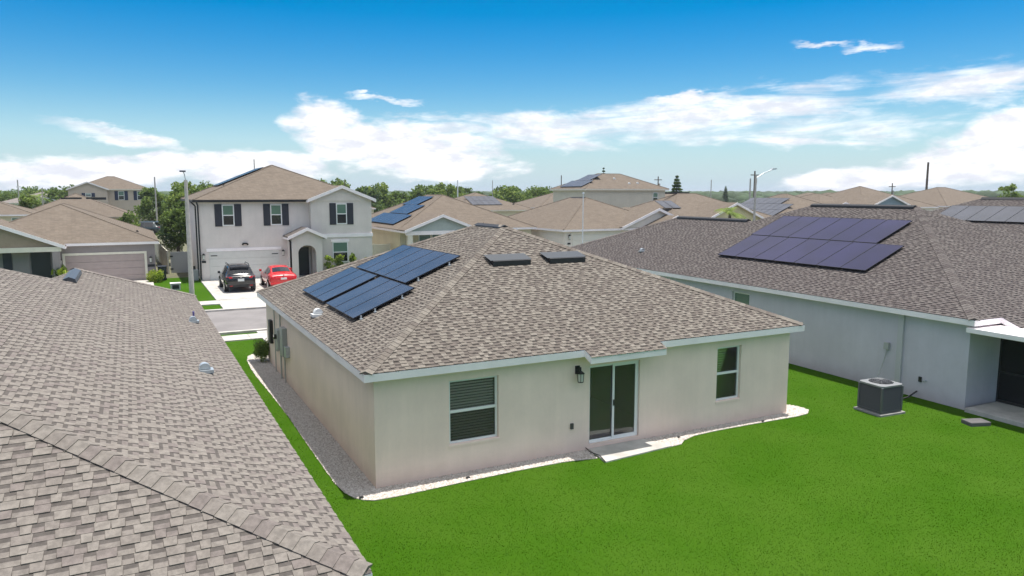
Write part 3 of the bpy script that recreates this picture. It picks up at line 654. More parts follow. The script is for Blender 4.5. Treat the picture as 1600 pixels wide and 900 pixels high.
# ---------------------------------------------------------------- air conditioner, step
def ac_unit():
    t = thing('air_conditioner', 'dark grey square air conditioner unit on a concrete pad beside the blue-grey wall', 'air conditioner', (14.83, -1.10, 0), R(-4))
    G1 = mat('ac_grey', (.105,.11,.12), .45); G2 = mat('ac_light', (.22,.23,.24), .45)
    MB().box(-.50,-.48,-.04,.50,.48,.06).build('pad', mat('pad_grey', (.27,.265,.255), .9, var=.12, vscale=4), t, bevel=.015)
    a = .395; b = MB(); b.box(-a+.03,-a+.03,.10,a-.03,a-.03,.80); b.build('core', BLACK, t)
    f = MB()
    for sx_ in (-1,1):
        for sy in (-1,1): f.box(sx_*a-.03, sy*a-.03, .09, sx_*a+.03, sy*a+.03, .82)
    f.build('corner_post', G1, t, bevel=.01)
    MB().box(-a-.02,-a-.02,.072,a+.02,a+.02,.115).build('base_pan', G1, t, bevel=.01)
    for s in range(4):
        M = Matrix.Rotation(s*math.pi/2, 4, 'Z'); me = None
        for i in range(17):
            z = .135+i*.04
            if me is None: o = MB(M).add([(-a+.03,-a-.012,0),(a-.03,-a-.012,0),(a-.03,-a+.02,.026),(-a+.03,-a+.02,.026),(-a+.03,-a-.012,-.008),(a-.03,-a-.012,-.008)], [(0,1,2,3),(4,5,1,0)]).build('louvre', G1, t); me = o.data
            else: o = bpy.data.objects.new('louvre', me); COL.objects.link(o); o.parent = t
            o.location.z = z
    n = 28; tp = MB(); e = a+.04
    ring_o = [];
    for i in range(n):
        an = 2*math.pi*i/n; c, s = math.cos(an), math.sin(an); m_ = max(abs(c), abs(s)); ring_o.append((e*c/m_, e*s/m_, .0))
    ring_i = [(.335*math.cos(2*math.pi*i/n), .335*math.sin(2*math.pi*i/n), .0) for i in range(n)]
    v = [(x,y,.82) for x,y,_ in ring_o]+[(x,y,.87) for x,y,_ in ring_o]+[(x,y,.89) for x,y,_ in ring_i]+[(x,y,.80) for x,y,_ in ring_i]
    fs = []
    for i in range(n):
        j = (i+1) % n; fs += [(i,j,n+j,n+i), (n+i,n+j,2*n+j,2*n+i), (2*n+i,2*n+j,3*n+j,3*n+i)]
    tp.add(v, fs).build('top', G2, t)
    gr = MB()
    for r in (.06, .12, .18, .24, .30):
        pts = [(r*math.cos(2*math.pi*i/20), r*math.sin(2*math.pi*i/20), .90+.03*(1-r/.33)) for i in range(21)]; gr.path(pts, .006, 5)
    for i in range(8):
        an = i*math.pi/4; gr.tube((.05*math.cos(an), .05*math.sin(an), .928), (.335*math.cos(an), .335*math.sin(an), .895), .007, n=5)
    gr.tube((0,0,.925),(0,0,.945),.06,.06,14); g = gr.build('fan_grille', G1, t)
    fb = MB()
    for i in range(4):
        an = i*math.pi/2; M = Matrix.Rotation(an, 4, 'Z'); fb.M = M; fb.add([(.05,-.03,.84),(.30,-.1,.83),(.30,.1,.79),(.05,.03,.80)], [(0,1,2,3)])
    fb.M = None; fb.tube((0,0,.76),(0,0,.86),.06); fb.build('fan', BLACK, t)
    MB().box(a+.004, -.18, .52, a+.034, .02, .74).build('rating_plate', mat('plate_white', (.7,.7,.7), .5), t)
    MB().path([(a+.02,.25,.2), (a+.5,.3,.12), (a+1.2,.35,.15), (a+1.9,.6,.2)], .025).build('refrigerant_line', BLACK, t)
ac_unit()
st = MB().box(-.30,-.2,-.03,.30,.2,.11).build('paver_step', mat('paver_dark', (.11,.105,.11), .9, var=.1, vscale=6), bevel=.02); st.location = (16.1, -3.15, 0); st.rotation_euler.z = R(-20)
tag(st, 'dark grey paver stone lying in the grass in front of the lanai slab', 'paver')

# ================================================================ HOUSES ACROSS THE STREET AND BEYOND
def hip_mesh(mb, x0, y0, x1, y1, z, s, mi=0, th=.0):
    a, b, c, d = (x0,y0,z), (x1,y0,z), (x1,y1,z), (x0,y1,z); w, l = x1-x0, y1-y0
    if w <= l:
        h = w/2; r0 = (x0+h, y0+h, z+h*s); r1 = (x0+h, y1-h, z+h*s)
        mb.poly([a,b,r0], mi).poly([b,c,r1,r0], mi).poly([c,d,r1], mi).poly([d,a,r0,r1], mi)
    else:
        h = l/2; r0 = (x0+h, y0+h, z+h*s); r1 = (x1-h, y0+h, z+h*s)
        mb.poly([a,b,r1,r0], mi).poly([b,c,r1], mi).poly([c,d,r0,r1], mi).poly([d,a,r0], mi)
    return r0, r1
def rim(mb, x0, y0, x1, y1, z, h=.18, t=.04):
    mb.box(x0, y0, z-h, x1, y0+t, z-.006).box(x0, y1-t, z-h, x1, y1, z-.006).box(x0, y0+t, z-h, x0+t, y1-t, z-.006).box(x1-t, y0+t, z-h, x1, y1-t, z-.006)
    mb.poly([(x0+t,y0+t,z-h+.01),(x0+t,y1-t,z-h+.01),(x1-t,y1-t,z-h+.01),(x1-t,y0+t,z-h+.01)])
def ridge_caps(mb, a, b, r=.05, mi=0): mb.tube(a, b, r, r, 6, mi)
def body(root, W_, D, eave, wallm, roofm, s=S5, ov=.35, trim=None, z0=-.4, x0=0, y0=0, name=''):
    """walls, hip roof and fascia of a rectangular block whose front-left wall corner is x0,y0"""
    MB().box(x0, y0, z0, x0+W_, y0+D, eave-.1).build('wall', wallm, root)
    rm = MB(); r0, r1 = hip_mesh(rm, x0-ov, y0-ov, x0+W_+ov, y0+D+ov, eave, s)
    cs = [(x0-ov,y0-ov,eave), (x0+W_+ov,y0-ov,eave), (x0+W_+ov,y0+D+ov,eave), (x0-ov,y0+D+ov,eave)]
    for c in cs: ridge_caps(rm, c, r0 if (Vector(c)-Vector(r0)).length < (Vector(c)-Vector(r1)).length else r1)
    ridge_caps(rm, r0, r1); ro = rm.build('roof', roofm, root)
    f = MB(); rim(f, x0-ov, y0-ov, x0+W_+ov, y0+D+ov, eave); f.build('fascia', trim or WHITE, root)
    return ro, r0, r1
def gable(root, xc, half, y0, y1, ze, s, wallm, roofm, trim=None, wall_down=None, wall_w=None, rk=.16):
    """front-facing gable: wall triangle, two slopes, rake boards. Opens towards -y at y0, runs back to y1"""
    za = ze+half*s
    r = MB(); t = .07
    for sg in (-1, 1): r.prism([(xc+sg*half, y0, ze), (xc, y0, za), (xc, y0, za+t), (xc+sg*half, y0, ze+t)], (0, y1-y0, 0))
    g = r.build('gable_roof', roofm, root)
    k = MB()
    for sg in (-1, 1): k.prism([(xc+sg*half, y0-.035, ze-rk), (xc, y0-.035, za-rk), (xc, y0-.035, za+t+.01), (xc+sg*half, y0-.035, ze+t+.01)], (0, .034, 0))
    for sg in (-1, 1): k.box(min(xc+sg*half, xc+sg*(half-.04)), y0, ze-rk, max(xc+sg*half, xc+sg*(half-.04)), y1, ze-.005)
    k.build('rake_board', trim or WHITE, g)
    hw = half-.25
    MB().prism([(xc-hw, y0+.3, ze-.05), (xc+hw, y0+.3, ze-.05), (xc+hw, y0+.3, ze+.25*s-.01), (xc, y0+.3, za-.01), (xc-hw, y0+.3, ze+.25*s-.01)], (0, .12, 0)).build('gable_wall', wallm, root)
    if wall_down is not None: MB().box(xc-hw, y0+.31, wall_down, xc+hw, y1-.3, ze-.04).build('wall', wallm, root)
    return g
def fwindow(root, u0, u1, z0, z1, y, shutters=None, pane=None, side=None, low=None, fr=None):
    """sash window on a facade at y facing -y (side=(x) puts it on a wall facing -x)"""
    M = None if side is None else frame_M((side, 0), (0,1), (-1,0)) ; 
    if side is not None: M = Matrix(((0,1,0,side),(1,0,0,0),(0,0,1,0),(0,0,0,1)))
    f = .07; F = MB(M); F.box(u0, y-.05, z0, u0+f, y+.02, z1).box(u1-f, y-.05, z0, u1, y+.02, z1).box(u0+f, y-.05, z1-f, u1-f, y+.02, z1).box(u0+f, y-.05, z0, u1-f, y+.02, z0+f).box(u0+f, y-.04, (z0+z1)/2-.035, u1-f, y+.02, (z0+z1)/2+.035)
    w = F.build('window', fr or VINYL, root)
    MB(M).box(u0+f, y-.018, (z0+z1)/2+.035, u1-f, y-.006, z1-f).build('pane', pane or GGLASS, w)
    MB(M).box(u0+f, y-.024, z0+f, u1-f, y-.008, (z0+z1)/2-.035).build('pane', low or DGLASS, w)
    if shutters is not None:
        sw = .47*(u1-u0)/.8
        for a in (u0-sw-.02, u1+.02):
            s = MB(M).box(a, y-.05, z0-.04, a+sw, y+.01, z1+.04).build('shutter', shutters, root)
            q = MB(M)
            for i in range(3): zz = z0+.06+i*(z1-z0-.06)/3; q.box(a+.06, y-.062, zz, a+sw-.06, y-.052, zz+(z1-z0)/3-.10)
            q.build('shutter_panel', shutters, s)
    return w
def garage(root, u0, u1, z1, y, m, trim, z0=0, tw=.16, handles=True, cap_only=False):
    T = MB(); T.box(u0-tw, y-.06, z1, u1+tw, y+.02, z1+.22 if cap_only else z1+tw)
    if not cap_only: T.box(u0-tw, y-.06, z0, u0, y+.02, z1).box(u1, y-.06, z0, u1+tw, y+.02, z1)
    T.build('garage_trim', trim, root); g = MB().box(u0, y-.012, z0, u1, y+.01, z1).build('garage_door', m, root)
    for i in range(4):
        a = z0+(z1-z0)*i/4; MB().box(u0+.02, y-.032, a+.012, u1-.02, y-.013, a+(z1-z0)/4-.012).build('door_section', m, g, bevel=.01)
    if handles:
        h = MB()
        for x in (u0+.1, u1-.55): h.box(x, y-.045, z1-.33, x+.45, y-.034, z1-.27)
        for x in ((u0+u1)/2-.1,): h.box(x, y-.06, .75, x+.05, y-.034, 1.0)
        h.build('strap_hinge', BLACK, g)
def lamp(root, x, y, z):
    l = MB(); l.box(x-.06, y-.04, z-.05, x+.06, y, z+.2).tube((x,y-.12,z+.28),(x,y-.12,z+.16),.03,.13,6).tube((x,y-.12,z-.18),(x,y-.12,z-.15),.08,.08,6).box(x-.02,y-.12,z+.13,x+.02,y,z+.17)
    o = l.build('wall_lantern', BLACK, root); MB().tube((x,y-.12,z-.15),(x,y-.12,z+.16),.07,.10,6).build('lantern_glass', mat('frosted', (.55,.56,.52), .3), o)
def roof_panels(root, plane, u, v, nu, nv, w=1.05, l=1.9, skip=()):
    O, U, V, N, _ = plane
    for i in range(nu):
        for j in range(nv):
            if (i, j) not in skip: solar(root, O, U, V, N, u+i*(w+.02), v+j*(l+.02), w, l)
def rplane(x0, y0, x1, y1, z, s, side):
    if side == 'W': N = Vector((-s,0,1)).normalized(); O = Vector((x0,y1,z)); U = Vector((0,-1,0))
    if side == 'S': N = Vector((0,-s,1)).normalized(); O = Vector((x0,y0,z)); U = Vector((1,0,0))
    return O, U, N.cross(U), N, None

# A: two-storey house opposite
SA = stucco('stucco_greige', (.70,.64,.605)); GAD = mat('garage_grey', (.62,.61,.58), .6, var=.03)
a = thing('house', 'two-storey pale grey house with black shutters and arched entry, across the street', 'house', (-.05, 42.4, 0))
ro, r0, r1 = body(a, 12.4, 13.4, 5.86, SA, SH_TAN, S5, .35, BLACK, z0=-.3)
gt = MB(); gt.box(-.42, -.46, 5.70, 7.6, -.35, 5.86); gt.path([(-.15,-.42,5.72), (-.05,-.10,5.45), (-.05,-.10,.15)], .055, 8); gt.build('gutter', BLACK, a)
gt = MB(); gt.path([(-.42,1.2,5.72), (-.12,1.2,5.4), (-.12,1.2,.3)], .055, 8); gt.build('downpipe', BLACK, a)
MB().box(7.75, -.62, -.3, 12.43, 2, 5.75).build('front_bay', SA, a)
gable(a, 10.09, 2.62, -1.0, 5.5, 5.80, .40, SA, SH_TAN)
MB().box(7.72, -.70, 2.98, 12.48, -.60, 3.24).build('belt_course', WHITE, a)
for x in (1.56, 4.92): fwindow(a, x, x+.82, 3.98, 5.5, 0, SHUT)
fwindow(a, 9.66, 10.48, 3.98, 5.54, -.62, SHUT)
fwindow(a, 9.3, 10.5, 1.05, 2.62, -.62); MB().box(9.2, -.70, 2.62, 10.6, -.60, 2.80).build('window_head', WHITE, a)
garage(a, .55, 5.45, 2.14, 0, GAD, WHITE, cap_only=True)
lamp(a, .18, 0, 1.75); lamp(a, 5.72, 0, 1.85); MB().box(2.85, -.12, 2.62, 3.2, 0, 2.72).tube((2.9,-.1,2.68),(2.85,-.22,2.60),.05,.07,8).tube((3.15,-.1,2.68),(3.2,-.22,2.60),.05,.07,8).build('flood_light', BLACK, a)
MB().box(.05, -.03, 1.35, .32, 0, 1.5).build('house_number', BLACK, a)
# entry porch with arch
pw = MB(); X0, X1, YF, zt_ = 6.05, 8.28, -1.7, 3.05; ac0, ac1, zsp = 6.52, 7.82, 1.95; n = 14; rad = (ac1-ac0)/2; xc = (ac0+ac1)/2
arc = [(xc-rad*math.cos(math.pi*i/n), zsp+rad*math.sin(math.pi*i/n)*.85) for i in range(n+1)]
top = [(X0+(X1-X0)*i/n, zt_) for i in range(n+1)]
for y in (YF, YF+.3):
    for i in range(n): pw.poly([(arc[i][0],y,arc[i][1]), (arc[i+1][0],y,arc[i+1][1]), (top[i+1][0],y,zt_), (top[i][0],y,zt_)])
    pw.poly([(X0,y,0),(ac0,y,0),(ac0,y,zsp),(X0,y,zt_)]); pw.poly([(ac1,y,0),(X1,y,0),(X1,y,zt_),(ac1,y,zsp)])
for i in range(n): pw.poly([(arc[i][0],YF,arc[i][1]), (arc[i][0],YF+.3,arc[i][1]), (arc[i+1][0],YF+.3,arc[i+1][1]), (arc[i+1][0],YF,arc[i+1][1])])
for x in (ac0, ac1): pw.poly([(x,YF,0),(x,YF+.3,0),(x,YF+.3,zsp),(x,YF,zsp)])
pw.box(X0, YF+.3, -.1, X0+.2, 0, zt_).box(X1-.2, YF+.3, -.1, X1, 0, zt_); pw.build('entry_porch', SA, a)
gable(a, (X0+X1)/2, 1.42, YF-.3, -.02, 3.1, .46, SA, SH_BROWN)
MB().box(X0, YF-.1, -.2, X1, 0, .13).build('porch_floor', CONC, a)
MB().box(6.62, -.05, .13, 7.62, .01, 2.25).build('front_door', mat('door_black', (.02,.02,.025), .4), a)
gt = MB(); gt.path([(X0-.25, YF-.2, 3.0), (X0-.08, YF+.1, 2.8), (X0-.08, YF+.1, .1)], .05, 8); gt.build('downpipe', BLACK, a)
gooseneck(a, (2.2, 4.0, 5.86+2.5*S5), BLACK, .5)
roof_panels(a, rplane(-.35, -.35, 12.75, 13.75, 5.86, S5, 'W'), 3.2, 2.6, 4, 2)

# B: house opposite on the left
SB = stucco('stucco_mauve', (.30,.265,.265)); GBD = mat('garage_mauve', (.37,.30,.285), .6, var=.04)
b = thing('house', 'mauve-grey single-storey house with cream-framed garage, at far left across the street', 'house', (-15.2, 45, 0))
ro, r0, r1 = body(b, 12.26, 15.5, 2.86, SB, SH_TAN, .41, .3, WHITE)
garage(b, 6.6, 11.55, 2.0, 0, GBD, CREAMT, handles=False)
lamp(b, 11.95, 0, 1.5); lamp(b, 6.3, 0, 1.55); MB().box(11.72, -.03, 1.0, 12.2, 0, 1.18).build('house_number', BLACK, b)
gable(b, 2.2, 4.55, -1.35, 4.0, 2.72, .41, mat('siding_tan', (.33,.26,.19), .8, var=.05), SH_TAN)
MB().box(-2.2, -1.2, 2.40, 6.5, -.95, 2.72).build('porch_beam', CREAMT, b); MB().box(5.95, -1.2, 0, 6.4, -.9, 2.40).build('porch_column', SB, b)
MB().box(4.6, -.06, .15, 5.75, .0, 2.3).build('front_door', mat('door_black', (.02,.02,.025), .4), b); MB().box(3.55, -.05, .15, 4.5, 0, 2.3).build('recess_wall', SB, b)
MB().box(3.0, -.06, .6, 3.5, 0, 2.35).build('shutter', SHUT, b)
gooseneck(b, (11.2, 3.0, 2.86+1.35*.41+.05), BLACK, .5)

def far(name, label, x, y, W_, D, eave, s, wallm, roofm, rz=0, ground=None, trim=None, ov=.35):
    g = float(gz(x, y)) if ground is None else ground
    t = thing(name, label, 'house', (x, y, 0), R(rz)); body(t, W_, D, eave, wallm, roofm, s, ov, trim, z0=g-.3); return t
CRM = stucco('stucco_cream', (.66,.60,.44)); WHT = stucco('stucco_white', (.78,.72,.65)); TNW = stucco('stucco_pinkbeige', (.55,.46,.39)); SAGE = stucco('stucco_sage', (.60,.565,.475)); YEL = stucco('stucco_yellow', (.62,.56,.35))
# G: cream house right of A
g = far('house', 'cream house with sage gable porch and solar panels, right of the pale two-storey house', 15.45, 44.1, 12.3, 16.5, 3.3, .44, CRM, SH_TAN, -1)
gable(g, 3.0, 3.3, -2.2, 6, 3.28, .38, mat('siding_sage', (.40,.45,.43), .7, var=.04), SH_TAN)
MB().box(-.1, -1.95, 2.95, 6.1, -1.7, 3.26).build('porch_beam', WHITE, g)
for x in (.05, 5.6): MB().box(x, -1.95, .5, x+.4, -1.6, 2.95).build('porch_column', CREAMT, g)
fwindow(g, 1.6, 2.7, 1.4, 2.9, 0); fwindow(g, 2.75, 3.85, 1.4, 2.9, 0); MB().box(4.2, -.05, .6, 5.2, 0, 2.8).build('front_door', SHUT, g)
gp = rplane(-.35, -.35, 12.65, 16.85, 3.3, .44, 'W'); roof_panels(g, gp, 5.6, .7, 8, 1); roof_panels(g, gp, 7.0, 2.7, 5, 1); roof_panels(g, gp, 4.6, 4.6, 5, 1, skip=((0,0),))
# I: white garage house
i_ = far('house', 'white house with garage and stepped entry gables, behind the white flagpole', 28.95, 40.05, 12.1, 15, 3.2, .42, WHT, SH_TAN, 0)
garage(i_, .75, 5.75, 2.75, 0, mat('garage_white', (.72,.69,.62), .6), CREAMT, z0=.6, handles=False, cap_only=True); lamp(i_, .42, 0, 2.5); MB().box(.28,-.03,1.9,.58,0,2.05).build('house_number', BLACK, i_)
gable(i_, 9.7, 4.1, -.6, 5, 3.25, .40, WHT, SH_TAN); gable(i_, 10.6, 3.0, -2.1, 1, 3.05, .40, WHT, SH_TAN, wall_down=None)
for x in (7.75, 13.0): MB().box(x, -2.0, .6, x+.45, -1.6, 3.0).build('porch_column', WHT, i_)
MB().box(6.4, -.05, .7, 7.2, 0, 2.8).build('front_door', SHUT, i_)
mb = MB(); mb.prism([(6.05-.18, 6.2, 5.78), (6.05, 6.2, 5.96), (6.05+.18, 6.2, 5.78)], (0, 2.5, 0)); mb.build('ridge_vent', BLACK, i_)
# J two-storey sage behind
j = far('house', 'sage-cream two-storey house with solar panels on its hip roof, behind the white garage house', 43.9, 60, 11.5, 8.2, 6.83, .43, SAGE, SH_TAN, -2, trim=CREAMT)
fwindow(j, 9.6, 10.4, 5.2, 6.4, 0)
roof_panels(j, rplane(-.35, -.35, 11.85, 8.55, 6.83, .43, 'W'), 2.0, .5, 5, 1); roof_panels(j, rplane(-.35, -.35, 11.85, 8.55, 6.83, .43, 'W'), 3.1, 2.42, 3, 1)
for x, y in ((5.6, 2.6), (6.9, 1.2), (8.2, 1.3)): gooseneck(j, (x, y, 6.83+(y+.35)*.43), mat('vent_white', (.66,.68,.69), .5), .8)
# H behind G
hh = far('house', 'tan-roofed house with one pale solar array, behind the cream house and before the trees', 40.2, 92, 14.2, 15, 3.62, .37, CRM, SH_TAN, 0, trim=CREAMT)
roof_panels(hh, rplane(-.35, -.35, 14.55, 15.35, 3.62, .37, 'S'), 4.4, 2.2, 5, 2); gooseneck(hh, (11.5, 2.0, 3.62+2.35*.37), BLACK, .8)
# K
kk = far('house', 'brown-roofed house with yellow gable behind the palm', 43.0, 43.6, 16, 13.4, 3.3, .42, YEL, SH_TAN, 0)
gable(kk, 7.9, 4.4, -1.2, 6, 3.45, .42, YEL, SH_TAN); fwindow(kk, 6.6, 7.5, 1.2, 2.6, -.9)
kp = rplane(-.35, -.35, 16.35, 13.75, 3.3, .42, 'S'); roof_panels(kk, kp, 2.3, 3.6, 1, 1, 1.05, 1.9); roof_panels(kk, kp, 3.4, 3.6, 1, 1, 1.05, 1.9)
for xa, ya in ((5.2, 6.75), (9.5, 4.0)):
    MB().box(xa, ya, 3.3+(ya+.35)*.42-.05, xa+3.2, ya+.3, 3.3+(ya+.35)*.42+.16).build('off_ridge_vent', BLACK, kk)
# N with large dark array
nn = far('house', 'tan-roofed house covered in dark panels beside the street light', 60.3, 44.5, 13, 14, 3.35, .42, WHT, SH_TAN, -2)
np_ = rplane(-.35, -.35, 13.35, 14.35, 3.35, .42, 'W'); roof_panels(nn, np_, 1.2, .8, 10, 3, 1.05, 1.7, skip=((0,2),(1,2),(9,2),(8,2)))
gable(nn, 3.0, 2.6, -1.0, 3, 3.3, .42, WHT, SH_TAN)
n3 = far('house', 'tan hip-roofed house just past the brown-roofed house with the yellow gable', 62, 70, 17, 14, 3.7, .37, CRM, SH_TAN, 0)
# distant ones on the right
o_ = far('house', 'distant tan-roofed house with small white gable, midway between the street light and blue gable', 105, 70, 14.5, 14, 4.0, .38, WHT, SH_TAN, -3); gable(o_, 2.2, 2.6, -1.5, 3, 4.0, .40, WHT, SH_TAN)
BLU = mat('siding_blue', (.20,.27,.33), .7, var=.05)
p_ = far('house', 'distant house with blue-grey sided gable above the near dark ridge', 90.2, 58, 15, 15, 4.25, .40, WHT, SH_TAN, -4); gable(p_, 3.4, 4.4, -2.0, 5, 4.30, .38, BLU, SH_TAN)
MB().box(-.9, -1.7, 3.8, 7.6, -1.45, 4.28).build('porch_beam', WHITE, p_)
q_ = far('house', 'distant wide tan hip roof with white wall below the tall utility pole', 108, 57, 17.5, 15.5, 4.35, .36, WHT, SH_TAN, -4, trim=WHITE); MB().box(4.5, -.03, 3.5, 5.6, 0, 3.95).build('vent_louvre', BLACK, q_)
r_ = far('house', 'distant house with white gable at the far right under the lone tree', 123, 46, 15, 14, 4.25, .36, WHT, SH_TAN, -6); gable(r_, 3.2, 3.6, -1.5, 5, 4.35, .36, SAGE, SH_TAN)
r3 = far('house', 'distant grey gable at the right edge of the picture behind the dark ridge', 122, 36, 13, 14, 4.35, .38, SAGE, SH_TAN, -6); gable(r3, 4.5, 5.0, -1.5, 5, 4.4, .36, SAGE, SH_TAN)
for (x, y, w_, rz, lab) in ((78, 96, 15, 0, 'low tan roof behind the house covered in dark panels'), (128, 96, 16, -4, 'pale tan roof far off, left of the cross-armed pole'), (150, 120, 16, 0, 'faint tan roof on the horizon near the cross-armed pole'), (60, 100, 14, 0, 'tan roof directly behind the dark conical pine'), (86, 62, 13, -3, 'tan roof just left of the blue-grey gable')):
    o = far('house', lab, x, y, w_, 14, 3.75, .36, CRM, SH_TAN, rz); gable(o, 3.6, 3.0, -1.4, 4, 3.8, .38, WHT, SH_TAN); MB().box(8, 3.6, 3.75+3.95*.36-.05, 11, 3.9, 3.75+3.95*.36+.15).build('off_ridge_vent', BLACK, o)
# left background
c_ = far('house', 'brown hip-roofed house with two dark roof vents, between the mauve house and the beige two-storey', -17.2, 92, 13.2, 14, 3.35, .42, TNW, SH_TAN, 0, trim=mat('trim_brown', (.30,.25,.2), .6))
for x in (5.0, 7.8): MB().box(x, 4.9, 3.35+5.25*.42-.1, x+2.3, 5.2, 3.35+5.25*.42+.22).build('off_ridge_vent', BLACK, c_)
d_ = far('house', 'beige two-storey house with navy shutters standing behind the brown roof at left', -13.3, 135, 12.2, 11, 7.0, .40, TNW, SH_TAN, 0, trim=CREAMT)
gable(d_, 2.6, 3.2, -2.0, 5, 6.95, .40, TNW, SH_TAN, wall_down=1.0)
for x in (7.2, 10.2): fwindow(d_, x, x+.95, 5.1, 6.65, 0, mat('shutter_blue', (.02,.03,.07), .6))
fwindow(d_, 2.2, 3.1, 5.7, 6.3, -1.71, mat('shutter_blue', (.02,.03,.07), .6))
e_ = far('house', 'low grey-roofed house with porch gable at the far left edge, before the tree line', -31, 190, 17, 16, 4.1, .30, WHT, roofmat('roof_grey', (.24,.215,.20), (.19,.17,.16), (.15,.135,.13)), 0, trim=CREAMT)
gable(e_, 9.0, 4.0, -3, 4, 4.2, .30, SAGE, SH_TAN); 
f_ = far('house', 'corner of a cream house at the left edge, above the mauve house porch', -24.5, 85, 10.2, 9, 3.95, .35, CRM, SH_TAN, 0); fwindow(f_, 8.2, 9.4, 2.2, 3.6, 0)
far('house', 'small distant tan roof with gable, between the two-storey house and the cream house', 19.5, 112, 14, 14, 3.7, .36, CRM, SH_TAN, 0)
gable([o for o in COL.objects if o.get('label', '').startswith('small distant tan roof')][0], 9.5, 3.2, -1.5, 4, 3.8, .36, SAGE, SH_TAN)

# ================================================================ FENCES
FEN = mat('fence_vinyl', (.66,.64,.55), .5, var=.03); FGR = mat('gate_grey', (.44,.44,.44), .5)
def fence(label, p0, p1, z0, h, m, pw=1.8):
    p0 = Vector((*p0, z0)); p1 = Vector((*p1, z0)); L = (p1-p0).length; n = max(1, round(L/pw)); d = (p1-p0)/n; rz = math.atan2(d.y, d.x)
    t = thing('fence', label, 'fence', tuple(p0), rz); w = d.length; cp = cpost = None
    for i in range(n+1):
        if cpost is None: o = MB().box(-.06,-.06,0,.06,.06,h+.06).build('post', m, t, bevel=.01); cpost = o.data
        else: o = bpy.data.objects.new('post', cpost); COL.objects.link(o); o.parent = t
        o.location.x = i*w
    for i in range(n):
        if cp is None:
            mb = MB(); mb.box(.06,-.02,.08,w-.06,.02,h-.1).box(.06,-.035,h-.12,w-.06,.035,h).box(.06,-.035,.05,w-.06,.035,.16)
            k = 0.06
            while k < w-.1: mb.box(k+.002,-.026,.17,k+.14,.026,h-.13); k += .15
            o = mb.build('panel', m, t); cp = o.data
        else: o = bpy.data.objects.new('panel', cp); COL.objects.link(o); o.parent = t
        o.location.x = i*w
    return t
fence('long cream vinyl fence running back between the mauve house and the two-storey house', (-1.95, 49.2), (-2.9, 90), .0, 1.8, FEN)
fence('cream vinyl fence across the side yard behind the grey gate', (-1.8, 60), (-.3, 60), .2, 1.8, FEN)
fence('cream vinyl fence closing the gap between the two-storey house and the cream house', (12.5, 46.5), (15.3, 46.5), .3, 1.7, FEN)
gt = thing('gate', 'grey vinyl gate with two black hinges beside the two-storey house', 'gate', (-1.8, 49.0, 0))
MB().box(.03,-.03,.1,1.6,.03,1.72).build('gate_leaf', FGR, gt, bevel=.01); MB().box(.03,-.05,1.6,1.6,.05,1.74).box(.03,-.05,.08,1.6,.05,.2).build('gate_rail', FGR, gt)
MB().box(-.02,-.07,1.35,.2,-.04,1.45).box(-.02,-.07,.35,.2,-.04,.45).build('hinge', BLACK, gt); MB().box(.02,-.06,.5,.06,-.04,1.2).build('handle', WHITE, gt)

# ================================================================ POLES AND LAMPS
def pole(name, label, cat, x, y, z1, r0, r1, m, group=None, base=None):
    t = thing(name, label, cat, (x, y, float(gz(x, y)) if base is None else base)); MB().tube((0,0,-.2), (0,0,z1-t.location.z), r0, r1, 10).build('pole', m, t); return t
sp = pole('street_light', 'grey concrete street light pole standing beside the driveway of the two-storey house', 'street light', -1.31, 33.9, 7.12, .16, .10, CPOLE)
MB().path([(0,0,7.05), (-.06,-.05,7.45), (-.12,-.1,7.62)], .025).build('arm', GALV, sp); MB().box(-.32,-.2,7.58,.02,.02,7.68).build('lamp_head', mat('lamp_dark', (.08,.09,.12), .4), sp, bevel=.02)
fp = pole('flagpole', 'slim white flagpole with a ball finial in front of the white garage house', 'flagpole', 25.0, 31.0, 6.32, .045, .03, mat('pole_white', (.7,.72,.74), .35)); MB().tube((0,0,6.27-fp.location.z), (0,0,6.41-fp.location.z), .08, .07, 10).build('finial', mat('pole_white', (.7,.72,.74), .35), fp)
sl2 = pole('street_light', 'grey street light with long raised arm right of the palm', 'street light', 50.9, 40.0, 8.13, .15, .09, CPOLE); z_ = 8.13-sl2.location.z
MB().path([(0,0,z_-.35), (.9,-.1,z_+.15), (1.9,-.2,z_+.5)], .045).build('arm', GALV, sl2); MB().prism([(1.75,-.3,z_+.45),(2.0,-.3,z_+.66),(2.5,-.3,z_+.66),(2.5,-.3,z_+.56)], (0,.3,.0)).build('lamp_head', GALV, sl2)
